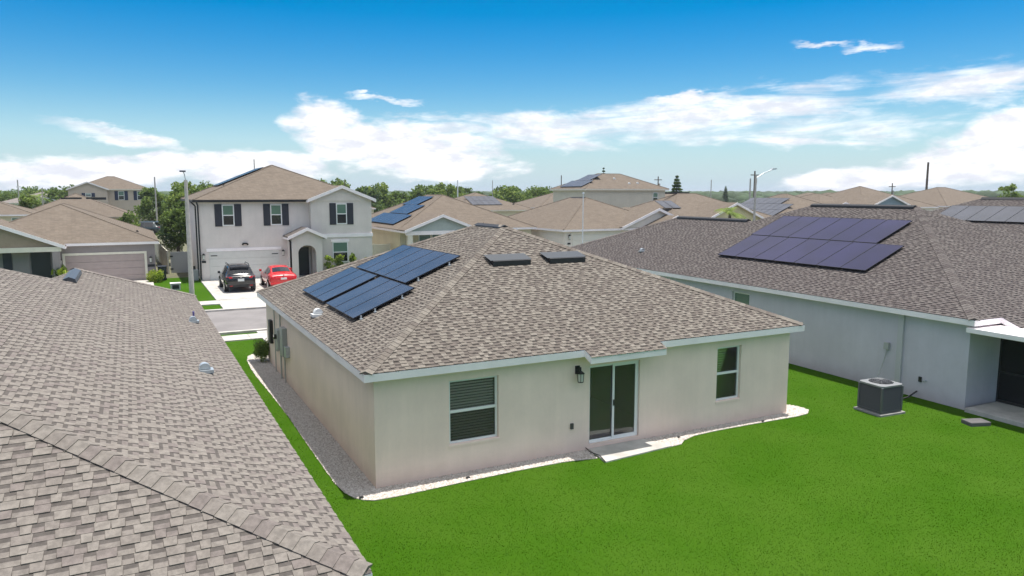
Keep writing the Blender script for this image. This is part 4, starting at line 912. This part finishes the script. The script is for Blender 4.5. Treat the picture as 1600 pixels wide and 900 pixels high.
for lab, x, y, zt_, r, arm, m in (
    ('dark utility pole carrying a transformer directly left of the street light with raised arm', 109.9, 99, 10.8, .22, 1, WOODP), ('grey bare pole left of the transformer pole', 102.4, 92.6, 9.1, .2, 0, CPOLE),
    ('tall dark utility pole above the wide distant hip roof at right', 134.1, 78, 12.25, .26, 0, WOODP), ('thin utility pole right of the sage two-storey house', 109.6, 130, 10.3, .18, 1, WOODP),
    ('thin pole on the horizon right of the dark pine', 120.9, 124, 9.5, .14, 0, CPOLE), ('small cross-armed utility pole left of the tall dark pole at right', 152.9, 99, 8.6, .16, 1, WOODP),
    ('thin pole above the solar panels of the sage two-storey house', 74, 116, 9.9, .13, 0, WOODP), ('white slender street light pole among the trees behind the cream house', 52, 118, 8.8, .14, 0, mat('pole_white', (.7,.72,.74), .35)),
    ('grey slender pole before the trees at far left', -21.5, 140, 8.6, .13, 0, CPOLE), ('short pale pole behind the brown roof at left', -18.0, 140, 7.2, .12, 0, CPOLE), ('pale pole left of the tree beside the two-storey house', -.6, 118, 8.9, .14, 0, CPOLE),
    ('thin pole above the tree line left of centre', 34.5, 135, 9.0, .1, 0, WOODP), ('thin pole against the tree line behind the distant solar array', 70, 140, 9.2, .1, 0, CPOLE), ('slim pole rising behind the ridge of the two-storey house', 9.0, 78, 10.3, .09, 0, CPOLE)):
    t = pole('utility_pole', lab, 'pole', x, y, zt_, r, r*.7, m, 'poles on the skyline'); hz = zt_-t.location.z
    if arm: MB().box(-1.1,-.08,hz-.9,1.1,.08,hz-.72).build('crossarm', m, t); MB().tube((.35,0,hz-2.6),(.35,0,hz-1.7),.25,.25,10).build('transformer', CPOLE, t)

# ================================================================ TREES AND PLANTS
def leafmat(n, c, tr=.3): return mat(n, c, .75, var=.30, vscale=.9, spec=.25, trans=tr)
L_D = leafmat('leaf_dark', (.11,.165,.045), .45); L_M = leafmat('leaf_mid', (.16,.235,.055), .45); L_Y = leafmat('leaf_light', (.23,.30,.07), .45); L_B = leafmat('leaf_bluegreen', (.075,.125,.06), .35); L_L = leafmat('leaf_lime', (.24,.32,.03)); BARK = mat('bark', (.11,.09,.07), .95, var=.25, vscale=6)
def leaves(cent, rad, n, size, rng, flat=.8):
    """n leaf-sized quads spread in the shells of clumps"""
    k = rng.integers(0, len(cent), n); d = rng.normal(size=(n,3)); d /= np.linalg.norm(d, axis=1)[:,None]
    p = cent[k] + d*(rad[k]*(rng.random(n)**.45))[:,None]*np.array([1,1,flat])
    a = rng.normal(size=(n,3)); a /= np.linalg.norm(a, axis=1)[:,None]; b = np.cross(a, rng.normal(size=(n,3))); b /= np.linalg.norm(b, axis=1)[:,None]+1e-9
    s = size*(.6+.8*rng.random(n))[:,None]; V = np.stack([p-a*s*.5, p+b*s*.32, p+a*s*.5, p-b*s*.32], 1).reshape(-1,3)
    return V, np.arange(4*n).reshape(n,4), k
def crown(name, cent, rad, n, size, mats, w, parent, rng, flat=.8):
    V, F, k = leaves(cent, rad, n, size, rng, flat); tone = rng.choice(len(mats), size=len(cent), p=w); mi = tone[k]; sw = rng.random(n) < .25; mi = np.where(sw, rng.choice(len(mats), size=n, p=w), mi)
    return np_mesh(name, V, F, mats, mi, parent)
def tree(label, x, y, h, r, seed, mats=(L_D, L_M, L_Y), w=(.4,.42,.18), n=5200, size=.30, base=None, group=None, open_=.0, trunk=.3, spread=1.0):
    rng = np.random.default_rng(seed); z0 = float(gz(x, y)) if base is None else base
    t = thing('tree', label, 'tree', (x, y, z0), 0, group); tr = MB(); th = h*trunk; q0 = r*.07+.05
    tr.tube((0,0,-.2), (0,0,th), q0, q0*.75, 8); nc = 44; cent = []; rad = []
    for i in range(nc):
        an = rng.random()*2*math.pi; u = rng.random(); rr_ = r*(.25+.75*math.sqrt(rng.random()))*(.55+.45*math.sin(math.pi*min(1, .15+u*.85))); z = th*.85+(h-th*.85)*u*.93
        c = np.array([rr_*math.cos(an)*.8, rr_*math.sin(an)*.8, z]); cent.append(c); rad.append(r*(.26+.26*rng.random())*(1-.4*u))
        if i < 12: m_ = (0, 0, th*(.75+.25*rng.random())); tr.tube(m_, tuple(c*.8+np.array(m_)*.2), q0*.45, q0*.12, 6)
    tr.build('trunk', BARK, t); crown('crown', np.array(cent), np.array(rad), n, size, list(mats), np.array(w), t, rng); return t
TG = 'trees in the belt behind the houses'
tl = [ # x, y, height(top above z 0), radius, kind, where
 (24, 150, 9.6, 5.5, 0, 'first'), (30, 146, 8.9, 5, 1, 'second'), (36, 150, 11.0, 6.0, 0, 'third'), (41, 143, 9.4, 4.6, 2, 'fourth'), (45, 150, 10.2, 5.0, 1, 'fifth'), (50.5, 150, 8.4, 4.2, 0, 'sixth'),
 (56, 146, 9.8, 5.4, 0, 'seventh'), (61.5, 148, 10.5, 4.8, 1, 'eighth'), (66.5, 150, 9.6, 4.6, 0, 'ninth'), (71, 152, 8.3, 4.4, 2, 'tenth'), (76.5, 146, 9.7, 5.2, 1, 'eleventh'), (82.5, 150, 8.6, 4.6, 0, 'twelfth'), (88.5, 150, 9.6, 5.4, 1, 'thirteenth'), (94, 147, 10.0, 5.0, 2, 'fourteenth'), (99.5, 148, 10.4, 4.8, 1, 'fifteenth')]
for i, (x, y, h, r, k, wd) in enumerate(tl):
    h = h-1.9
    tree('%s tree from the left in the green belt between the two-storey houses' % wd, x, y, h-1.0, r, 100+i, [(L_D,L_M,L_Y), (L_M,L_Y,L_D), (L_B,L_D,L_M)][k], n=3600, size=.62, group=TG, trunk=.12)
tl2 = [(-39, 210, 8.3, 6.5, 'outermost'), (-33, 205, 8.2, 6.0, 'second'), (-27, 208, 8.4, 6.5, 'third'), (-21.5, 200, 8.0, 5.2, 'fourth'), (-17.5, 190, 9.0, 5.6, 'fifth')]
for i, (x, y, h, r, wd) in enumerate(tl2): tree('%s tree from the left edge in the distant tree line behind the grey roof' % wd, x, y, h-2.2, r, 140+i, (L_D,L_M,L_Y), n=3600, size=.6, group='trees at far left', trunk=.1)
tree('large leafy tree behind the fence left of the two-storey house', 3.0, 100, 6.9, 3.7, 160, (L_M,L_Y,L_D), n=6000, size=.42, trunk=.2)
tree('tall rounded tree behind the left eave of the two-storey house', 8.5, 112, 7.2, 4.6, 161, (L_M,L_Y,L_D), n=6000, size=.42, trunk=.2)
tree('rounded tree right of the beige two-storey house', -1.2, 122, 6.2, 3.0, 166, (L_D,L_M,L_Y), n=4000, size=.4, trunk=.15)
tree('dark green oak in the side yard against the two-storey house', -.75, 57.5, 5.0, 1.7, 162, (L_D,L_M,L_B), (.5,.3,.2), n=6500, size=.22, trunk=.42)
tree('small young tree on the near side of the brown roof', -4.6, 66.5, 4.4, 1.25, 163, (L_M,L_D,L_Y), n=2600, size=.20, trunk=.5)
tree('spindly tree beside the low grey-roofed house at the far left', -15.9, 100, 5.2, 1.9, 164, (L_M,L_Y,L_D), n=2200, size=.3, trunk=.35)
tree('lone airy tree on the skyline at the far right', 126, 58, 7.0, 2.5, 165, (L_M,L_Y,L_D), n=1500, size=.5, trunk=.3)
for i, (x, y, r) in enumerate(((119, 66, 3.4), (122.5, 61, 3.0), (130, 56.5, 3.2), (134, 60, 3.5), (70, 104, 2.5), (100, 84, 2.0), (118, 86, 2.4))):
    tree(['round dark tree right of the wide distant roof', 'low tree left of the lone airy tree', 'low tree right of the lone airy tree', 'low tree at the right edge on the skyline', 'bushy tree top near the thin pole', 'small round tree just right of the street light arm', 'small round tree left of the distant house with small gable'][i], x, y, 5.0 if r >= 3 else 5.0, r, 170+i, (L_D,L_M,L_B), n=1800, size=.5, trunk=.1)
def conifer(label, x, y, h, r, seed):
    rng = np.random.default_rng(seed); t = thing('pine_tree', label, 'tree', (x, y, float(gz(x, y)))); MB().tube((0,0,0),(0,0,h),.25,.04,8).build('trunk', BARK, t); cent = []; rad = []
    for i in range(16):
        u = i/15; z = h*(.12+.86*u); rr_ = r*(1-u)**.75+.08
        for j in range(7): an = j*.9+i*.5; cent.append((rr_*.62*math.cos(an), rr_*.62*math.sin(an), z-.1*rr_)); rad.append(rr_*.42+.1)
    crown('crown', np.array(cent), np.array(rad), 4200, .36, [L_B, L_D], np.array((.6,.4)), t, rng, .45)
conifer('tall dark conical pine beside the sage two-storey house', 72.8, 78.5, 8.2, 1.75, 200); conifer('distant dark pine tip at the end of the green belt', 100.5, 140, 11.6, 1.4, 201); conifer('tiny distant pine on the horizon left of the street light', 220, 225, 8.2, 1.6, 202)
def palm(label, x, y, h, r, seed, nf=20, base=None, lm=(L_M, L_Y)):
    rng = np.random.default_rng(seed); t = thing('palm_tree', label, 'palm', (x, y, float(gz(x, y)) if base is None else base)); MB().tube((0,0,-.2),(0,0,h),.16,.12,9).build('trunk', BARK, t)
    for i in range(nf):
        an = i*2.4+rng.random()*.4; el_ = .15+1.15*((i*.618) % 1); V = []; F = []; pts = []
        for k in range(13):
            u = k/12; e = el_-1.25*u; pts.append(Vector((math.cos(an)*r*u*math.cos(el_*.6)*.98, math.sin(an)*r*u*math.cos(el_*.6)*.98, h+r*(math.sin(el_)*u-.62*u*u))))
        side = Vector((-math.sin(an), math.cos(an), 0)); mb = MB()
        for k in range(1, 13):
            d = (pts[k]-pts[k-1]); w = .42*r*(1-abs(k/12-.4))*.6
            for sg in (-1, 1):
                for q in (0, .5): p = pts[k-1]+d*q; tip = p+side*sg*w+d*.9+Vector((0,0,-.22*w)); mb.add([tuple(p), tuple(p+d*.38), tuple(tip)], [(0,1,2)])
        mb.build('frond', lm[i % len(lm)], t)
palm('bushy palm in front of the yellow gable', 42.0, 34.0, 4.35, 1.6, 210, 28); palm('small palm behind the low roof at the far left', -19.6, 150, 4.5, 2.2, 211, 14)
def shrub(label, x, y, h, r, seed, mats, n=1500, size=.06, name='shrub', base=0.0, blocky=False, group=None):
    rng = np.random.default_rng(seed); t = thing(name, label, 'shrub', (x, y, base), 0, group); MB().tube((0,0,-.05),(0,0,h*.6),.03,.015,6).build('stem', BARK, t)
    cent = np.stack([rng.uniform(-r*.6, r*.6, 26), rng.uniform(-r*.6, r*.6, 26), rng.uniform(h*.15, h*.82, 26)], 1); rad = np.full(26, r*.45)
    crown('foliage', cent, rad, n, size, mats, np.array([.4,.35,.25][:len(mats)])/sum([.4,.35,.25][:len(mats)]), t, rng, 1.0)
shrub('clipped olive-green boxwood at the front left corner of the beige house', -.30, 13.75, .95, .36, 220, [L_M, L_Y, L_D], 3200, .055)
shrub('bright yellow-green bush at the corner of the mauve house', -3.05, 43.6, .85, .62, 221, [L_L, mat('leaf_lime2', (.30,.36,.04), .7, trans=.3), L_Y], 2600, .11)
shrub('leafy banana plant beside the mauve house door', -8.9, 44.0, 1.4, .45, 222, [L_L, L_M], 160, .55)
for i, (x, wd) in enumerate(((8.75, 'leftmost'), (9.55, 'second'), (10.5, 'third'), (11.6, 'rightmost'))):
    shrub('%s of the tall green shrubs below the front window of the two-storey house' % wd, x, 40.9, 2.0 if i < 3 else 1.7, .40, 230+i, [L_Y, L_M, L_L], 900, .15, group='shrubs below the window')
shrub('red flowering plant by the arched entry of the two-storey house', 7.6, 40.1, .42, .4, 236, [mat('leaf_red', (.35,.04,.02), .7, trans=.2), L_D], 500, .09)

# far forest that fades into the horizon
def far_forest():
    rng = np.random.default_rng(300); n = 15000; azs = rng.uniform(R(-50), R(110), n); d = 260+1500*rng.random(n)**1.3; x = CAM.x+d*np.sin(azs); y = CAM.y+d*np.cos(azs)
    keep = d > 330; x, y, d = x[keep], y[keep], d[keep]; n = len(x); h = rng.uniform(2.5, 5.6, n)*(1+d/2600); w = rng.uniform(3, 7, n)*(1+d/900)
    base = np.array([[1,0,0],[.5,.87,0],[-.5,.87,0],[-1,0,0],[-.5,-.87,0],[.5,-.87,0]]); V = []; 
    lo = np.concatenate([base, base*np.array([.95,.95,0])+np.array([0,0,.6]), base*np.array([.5,.5,0])+np.array([0,0,.92]), [[0,0,1.02]]])
    P = lo[None]*np.stack([w,w,h],1)[:,None,:]; P += rng.normal(size=P.shape)*np.stack([w*.10,w*.10,h*.05],1)[:,None,:]; P += np.stack([x,y,np.full(n,.8)],1)[:,None,:]
    F = []
    for L in (0, 6):
        for i in range(6): j = (i+1) % 6; F += [[L+i,L+j,L+6+j],[L+i,L+6+j,L+6+i]]
    for i in range(6): F.append([12+i,12+(i+1) % 6,18])
    F = np.array(F); FF = (F[None]+(np.arange(n)*19)[:,None,None]).reshape(-1,3)
    o = np_mesh('far_forest', P.reshape(-1,3), FF, [mat('forest_far', (.045,.075,.035), .9, var=.35, vscale=.03)]); tag(o, 'distant low forest reaching to the horizon behind the houses', 'forest', kind='stuff')
far_forest()

# ================================================================ CARS
def car(name, label, loc, rz, paint, kind):
    t = thing(name, label, 'car', loc, rz)
    if kind == 'suv':   # y, z_bottom, belt, top, half width, half top width
        S = [(0,.50,.80,.84,.74,.66),(.06,.34,.98,1.02,.86,.76),(.28,.30,1.04,1.12,.91,.74),(.62,.28,1.04,1.60,.925,.62),(1.1,.27,1.02,1.68,.93,.63),(2.0,.27,1.0,1.69,.93,.63),(2.6,.27,.98,1.62,.93,.61),(3.35,.27,.98,1.10,.92,.70),(3.9,.28,.95,1.03,.91,.68),(4.35,.30,.86,.93,.86,.60),(4.58,.40,.70,.74,.70,.5)]; L = 4.6; wr = .36; rear = (3,2); winy = (.75, 2.95)
    else:
        S = [(0,.50,.74,.78,.70,.62),(.06,.32,.92,.96,.83,.72),(.45,.28,.98,1.06,.87,.68),(.72,.26,.97,1.10,.885,.64),(1.35,.25,.95,1.40,.89,.55),(1.9,.25,.93,1.46,.89,.55),(2.5,.25,.91,1.42,.89,.54),(3.3,.25,.90,1.00,.885,.66),(3.9,.26,.86,.93,.87,.62),(4.35,.28,.78,.83,.80,.55),(4.55,.38,.62,.66,.64,.46)]; L = 4.55; wr = .31; rear = (4,3); winy = (1.0, 3.0)
    def at(y):
        for s0, s1 in zip(S[:-1], S[1:]):
            if s0[0] <= y <= s1[0]: u = (y-s0[0])/(s1[0]-s0[0]); return [p+(q-p)*u for p, q in zip(s0, s1)]
    def ring(s):
        y, zb, bl, tp, w, wt = s
        half = [(w*.80, zb), (w*.97, zb+.10), (w, (zb+bl)/2+.02), (w*.985, bl-.05), (w*.95, bl), (wt+.05, tp-.09 if tp > bl+.2 else (bl+tp)/2), (wt-.04, tp-.02), (wt*.5, tp+.01), (0, tp+.018)]
        return [(x, y, z) for x, z in half]+[(-x, y, z) for x, z in half[-2::-1]]
    ys = []
    for s0, s1 in zip(S[:-1], S[1:]):
        ys += list(np.linspace(s0[0], s1[0], 4)[:-1])
    ys.append(S[-1][0]); rings = [ring(at(y)) for y in ys]; n = len(rings[0]); V = [p for r in rings for p in r]; F = []
    for i in range(len(rings)-1):
        for k in range(n-1): F.append((i*n+k, i*n+k+1, (i+1)*n+k+1, (i+1)*n+k))
        F.append((i*n+n-1, i*n, (i+1)*n, (i+1)*n+n-1))
    F += [tuple(range(n))[::-1], tuple((len(rings)-1)*n+k for k in range(n))]
    MB().add(V, F).build('body', paint, t, smooth=True)
    CG = mat('car_glass', (.012,.014,.018), .04, spec=.9); TY = mat('tyre', (.02,.02,.02), .85); RIM = mat('rim', (.45,.46,.48), .3, metal=.8); TL = mat('tail_light', (.45,.01,.01), .25); PL = mat('plate', (.7,.72,.70), .5); CL = mat('clear_light', (.8,.8,.78), .2)
    def sidepanel(y0, y1, nm, k=8):
        for sg in (-1, 1):
            v = []
            for y in np.linspace(y0, y1, k):
                y_, zb, bl, tp, w, wt = at(y); a = (w*.95, bl+.02); c = (wt+.05, tp-.11); hgt = max(c[1], a[1]+.02)
                v += [(sg*(a[0]+.012), y, a[1]), (sg*(c[0]+.014), y, hgt)]
            MB().add(v, [(2*i, 2*i+1, 2*i+3, 2*i+2) for i in range(k-1)]).build(nm, CG, t, smooth=True)
    m = (winy[0]+winy[1])/2
    for y0, y1 in ((winy[0], m-.05), (m+.03, winy[1])): sidepanel(y0, y1, 'side_window')
    def cross(s0, s1, nm, f0, f1, wk, o):
        v = []
        for f in (f0, f1):
            s = [p+(q-p)*f for p, q in zip(s0, s1)]; y, zb, bl, tp, w, wt = s
            for x in np.linspace(-1, 1, 7): v.append((x*wt*wk, y+o[0], tp+o[1]-.05*x*x+.02))
        MB().add(v, [(i, i+1, 8+i, 7+i) for i in range(6)]).build(nm, CG, t, smooth=True)
    cross(S[rear[1]], S[rear[0]], 'rear_window', .12, .92, .92, (-.015, .012)); cross(S[7], S[6], 'windscreen', .08, .94, .95, (.012, .012))
    for x in (-1, 1):
        for y in ((.86, 3.62) if kind == 'suv' else (.82, 3.55)):
            w0 = x*.70; w1 = x*(.945 if kind == 'suv' else .90)
            wh = MB().tube((w0,y,wr), (w1,y,wr), wr, wr, 22).build('wheel', TY, t); rm = MB(); rm.tube((w1-x*.02,y,wr), (w1+x*.006,y,wr), wr*.66, wr*.62, 18)
            rm.build('rim', RIM, wh)
            ar = MB(); 
            for k in range(12): a0, a1 = math.pi*k/12, math.pi*(k+1)/12; ar.add([(x*(abs(w1)-.012), y+math.cos(a)*r_, wr+math.sin(a)*r_) for a, r_ in ((a0,wr),(a0,wr+.07),(a1,wr+.07),(a1,wr))], [(0,1,2,3)])
            ar.build('wheel_arch', mat('plastic_black', (.02,.02,.02), .7), t)
        lz = .92 if kind == 'suv' else .80
        MB().prism([(x*.50,.0,lz), (x*.84,.06,lz-.02), (x*.86,.10,lz+.10), (x*.52,.02,lz+.10)], (0,.10,0)).build('tail_light', TL, t)
        MB().box(min(x*.62,x*.80), 4.42, .66, max(x*.62,x*.80), 4.50, .78).build('headlight', CL, t)
        MB().box(min(x*.92,x*1.08), 2.95, 1.0, max(x*.92,x*1.08), 3.08, 1.15).build('mirror', paint, t, bevel=.02)
        if kind == 'suv': MB().path([(x*.60,.75,1.66),(x*.60,.85,1.74),(x*.60,2.4,1.74),(x*.60,2.5,1.67)], .022).build('roof_rail', BLACK, t)
    MB().box(-.19,-.02,.72 if kind == 'suv' else .70,.19,.03,.88 if kind == 'suv' else .82).build('number_plate', PL, t)
    MB().box(-.05,-.01,.935,.05,.05,.985).build('badge', RIM, t)
    MB().box(-.84,-.045,.36,.84,.12,.56 if kind == 'suv' else .50).build('rear_bumper', mat('plastic_black', (.02,.02,.02), .7) if kind == 'suv' else paint, t, bevel=.03)
    if kind == 'suv': MB().prism([(-.62,.50,1.66),(.62,.50,1.66),(.58,.36,1.60),(-.58,.36,1.60)], (0,0,.035)).build('spoiler', paint, t)
    for x in (-.60, .60): MB().box(x-.09,-.05,.42,x+.09,-.03,.47).build('reflector', TL, t)
    return t
car('parked_car', 'black sport utility vehicle parked on the driveway, its rear facing the street', (1.62, 34.35, .075), 0, mat('paint_black', (.008,.008,.010), .22, coat=.6), 'suv')
car('parked_car', 'bright red sedan parked beside the black vehicle on the driveway', (4.25, 34.35, .075), 0, mat('paint_red', (.55,.008,.012), .25, coat=.6), 'sedan')
car('parked_car', 'dark vehicle parked far back beyond the fence beside the trees', (-.9, 92, float(gz(-.9, 92))), R(70), mat('paint_slate', (.03,.045,.05), .3, coat=.5), 'suv')

# ================================================================ YARD OBJECTS OPPOSITE
tb = thing('wheelie_bin', 'dark navy wheelie bin beside the mauve garage', 'bin', (-2.55, 44.6, 0)); NB = mat('bin_navy', (.02,.024,.035), .5)
MB().add([(-.22,-.25,.08),(.22,-.25,.08),(.22,.25,.08),(-.22,.25,.08),(-.29,-.32,1.0),(.29,-.32,1.0),(.29,.32,1.0),(-.29,.32,1.0)], [(0,3,2,1),(0,1,5,4),(1,2,6,5),(2,3,7,6),(3,0,4,7)]).build('tub', NB, tb)
MB().box(-.32,-.38,1.0,.32,.34,1.07).build('lid', NB, tb, bevel=.03); MB().tube((-.3,.3,.12),(.3,.3,.12),.12,.12,14).build('wheel', BLACK, tb); MB().tube((0,-.29,.62),(0,-.305,.62),.07,.07,14).build('emblem', mat('plate', (.7,.72,.70), .5), tb)
ub = thing('utility_box', 'small pale utility cabinet on the far verge beside the street light', 'utility box', (-2.0, 38.4, 0)); MB().box(-.3,-.2,-.02,.3,.2,.42).build('cabinet', GREYB, ub, bevel=.02); MB().box(-.33,-.23,.42,.33,.23,.47).build('lid', WHITE, ub, bevel=.015); MB().box(-.2,-.215,.08,.2,-.2,.34).build('door', BLACK, ub)
w2 = thing('irrigation_valve', 'grey pump box against the side of the two-storey house', 'utility box', (-.45, 43.6, 0)); MB().box(-.25,-.3,0,.25,.3,.8).build('cabinet', GREYB, w2, bevel=.03); MB().tube((0,0,.8),(0,0,1.05),.08,.08,10).build('pipe', BLACK, w2)

# ================================================================ GRAVEL BED AND GRASS
bed = [(0,15.3), (-.35,15.35), (-.62,15.0), (-.74,14.2), (-.80,12.8), (-.80,11.4), (-.74,9), (-.69,6.4), (-.71,3.5), (-.72,1.6), (-.71,.68), (-.66,.12), (-.55,-.25), (-.40,-.46), (-.2,-.58), (.3,-.60), (1.75,-.52), (3.2,-.46), (4.4,-.47), (4.8,-.52), (5.28,-.62), (5.42,0)]
bed2 = [(7.10,0), (7.42,-.78), (7.75,-.75), (8.0,-.55), (8.5,-.38), (9.4,-.33), (11,-.36), (12.3,-.40), (12.75,-.34), (13.02,-.12), (13.08,.15), (12.95,.5), (12.6,1.0), (12.27,1.4), (12.25,0)]
GRV = mat('gravel_white', (.46,.42,.38), .9, var=.22, vscale=55, bump=.8, bscale=70)
GRP = [mat('pebble_%d' % i, c, .85) for i, c in enumerate(((.55,.505,.465), (.44,.395,.36), (.61,.575,.54), (.34,.30,.265)))]
def inpoly(px_, py_, poly):
    r = np.zeros(px_.shape, bool); n = len(poly)
    for i in range(n):
        (x0,y0), (x1,y1) = poly[i], poly[(i+1) % n]; c = ((y0 > py_) != (y1 > py_)); r ^= c & (px_ < (x1-x0)*(py_-y0)/((y1-y0) if y1 != y0 else 1e-9)+x0)
    return r
for bd_ in (bed, bed2):
    mb = MB(); mb.prism([(x,y,-.03) for x, y in bd_], (0,0,.045)); gb = tag(mb.build('gravel_bed', GRV), None, None, kind='structure')
def pebbles():
    pts = []
    for bd_ in (bed, bed2):
        xs = [p[0] for p in bd_]; ys = [p[1] for p in bd_]; A = (max(xs)-min(xs))*(max(ys)-min(ys)); n = int(A*1300); x = RNG.uniform(min(xs), max(xs), n); y = RNG.uniform(min(ys), max(ys), n)
        k = inpoly(x, y, bd_) & ~((x > 0) & (x < 12.25) & (y > 0)); pts.append(np.stack([x[k], y[k]], 1))
    p = np.concatenate(pts); n = len(p); s = RNG.uniform(.012, .030, n)
    oc = np.array([[1,0,0],[0,1,0],[-1,0,0],[0,-1,0],[0,0,.75],[0,0,-.4]])
    P = oc[None]*s[:,None,None]*RNG.uniform(.7,1.3,(n,6,3)); an = RNG.random(n)*6.28; c, sn = np.cos(an)[:,None], np.sin(an)[:,None]
    X = P[:,:,0]*c-P[:,:,1]*sn; Y = P[:,:,0]*sn+P[:,:,1]*c; P = np.stack([X+p[:,0:1], Y+p[:,1:2], P[:,:,2]+.018], 2)
    F = np.array([[0,1,4],[1,2,4],[2,3,4],[3,0,4]]); FF = (F[None]+(np.arange(n)*6)[:,None,None]).reshape(-1,3)
    o = np_mesh('gravel', P.reshape(-1,3), FF, GRP, np.repeat(RNG.choice(4, n, p=[.34,.28,.18,.20]), 4)); tag(o, 'white pebbles in the bed along the walls of the beige house', 'gravel', kind='stuff')
pebbles()
for i, (x, y, rz, lab) in enumerate(((-.42,-.36,.1,'small black garden light in the gravel at the near corner of the beige house'), (2.0,-.38,.2,'small black garden light in the gravel below the left window'), (8.0,-.35,.4,'small black valve cover in the gravel right of the patio slab'), (11.0,-.33,.3,'small black garden light in the gravel below the right window'))):
    t = thing('garden_light', lab, 'garden light', (x, y, .02), rz, 'lights in the gravel bed'); MB().prism([(-.05,-.03,0),(.05,-.03,0),(.04,-.02,.03),(-.04,-.02,.03)], (0,.05,0)).build('housing', BLACK, t); MB().box(-.03,-.034,.006,.03,-.028,.02).build('lens', DGLASS, t)
cg = MB().path([(5.36,.02,.07), (5.30,-.30,.06), (5.36,-.62,.07), (5.27,-.99,.05)], .011, 6).build('slab_edge_stripe', BLACK); tag(cg, 'thin black hose along the left edge of the patio slab', 'stripe')  # dark line along the slab's left edge, shaped as a thin black tube

def grass():
    GM = [mat('grass_a', (.041,.112,.007), .9, var=.18, vscale=.5, spec=.05, trans=.25), mat('grass_b', (.036,.100,.005), .9, var=.18, vscale=.5, spec=.05, trans=.25), mat('grass_c', (.062,.118,.009), .9, var=.18, vscale=.5, spec=.05, trans=.25)]
    N = 900000; x = RNG.uniform(-2.8, 22, N); y = RNG.uniform(-13.5, 18.2, N)
    dx, dy, dz = x-CAM.x, y-CAM.y, -CAM.z; w = dx*FW.x+dy*FW.y+dz*FW.z; u = 800+FPX*(dx*RT.x+dy*RT.y)/w; v = 450-FPX*(dx*UP.x+dy*UP.y+dz*UP.z)/w
    k = (w > 1) & (u > -40) & (u < 1640) & (v < 940) & (RNG.random(N) < np.clip((13.5/np.maximum(w,1))**1.5, 0, 1))
    hx = (x > 0) & (x < 12.25) & (y > 0) & (y < 14.1); k &= ~hx & ~((x > 17.1) & (y > -2.3)) & ~((x > 16.7) & (y < -2.0) & (y > -8)) & ~((x < -2.6) & (y > -8.3)) & ~((y > 14) & (x > .4) & (x < 5.7)); k &= ~inpoly(x, y, bed) & ~inpoly(x, y, bed2) & ~inpoly(x, y, [(5.42,0), (5.3,-.95), (7.42,-.78), (7.1,0)]) & ~((np.abs(x-14.83) < .56) & (np.abs(y+1.1) < .53)) & ~((np.abs(x-16.1) < .33) & (np.abs(y+3.15) < .25))
    x, y = x[k], y[k]; n = len(x); print('grass blades', n)
    h = RNG.uniform(.008, .024, n); wd = RNG.uniform(.004, .009, n); an = RNG.random(n)*6.283; h *= np.where(RNG.random(n) < .05, 1.35, 1.0); ln = RNG.uniform(.0, .035, n); la = RNG.random(n)*6.283
    V = np.zeros((n,3,3)); V[:,0] = np.stack([x-np.cos(an)*wd, y-np.sin(an)*wd, np.zeros(n)-.003], 1); V[:,1] = np.stack([x+np.cos(an)*wd, y+np.sin(an)*wd, np.zeros(n)-.003], 1); V[:,2] = np.stack([x+np.cos(la)*ln, y+np.sin(la)*ln, h], 1)
    o = np_mesh('grass', V.reshape(-1,3), np.arange(3*n).reshape(n,3), GM, RNG.choice(3, n, p=[.5,.32,.18])); tag(o, 'bright green clipped lawn around the beige house', 'grass', kind='stuff')
grass()

# ================================================================ AIR
HZ = bpy.data.materials.new('haze'); HZ.use_nodes = True; t = NT(HZ.node_tree); t.n.remove(t.n['Principled BSDF'])
pvn = t.add('ShaderNodeVolumePrincipled'); pvn.inputs['Color'].default_value = (.86, .90, 1.0, 1); pvn.inputs['Density'].default_value = .0002; pvn.inputs['Anisotropy'].default_value = .2
t.l.new(pvn.outputs[0], t.n['Material Output'].inputs['Volume'])
hb = MB().box(-2600, -2600, -1.5, 2600, 2600, 17.5).build('haze', HZ); hb['kind'] = 'stuff'
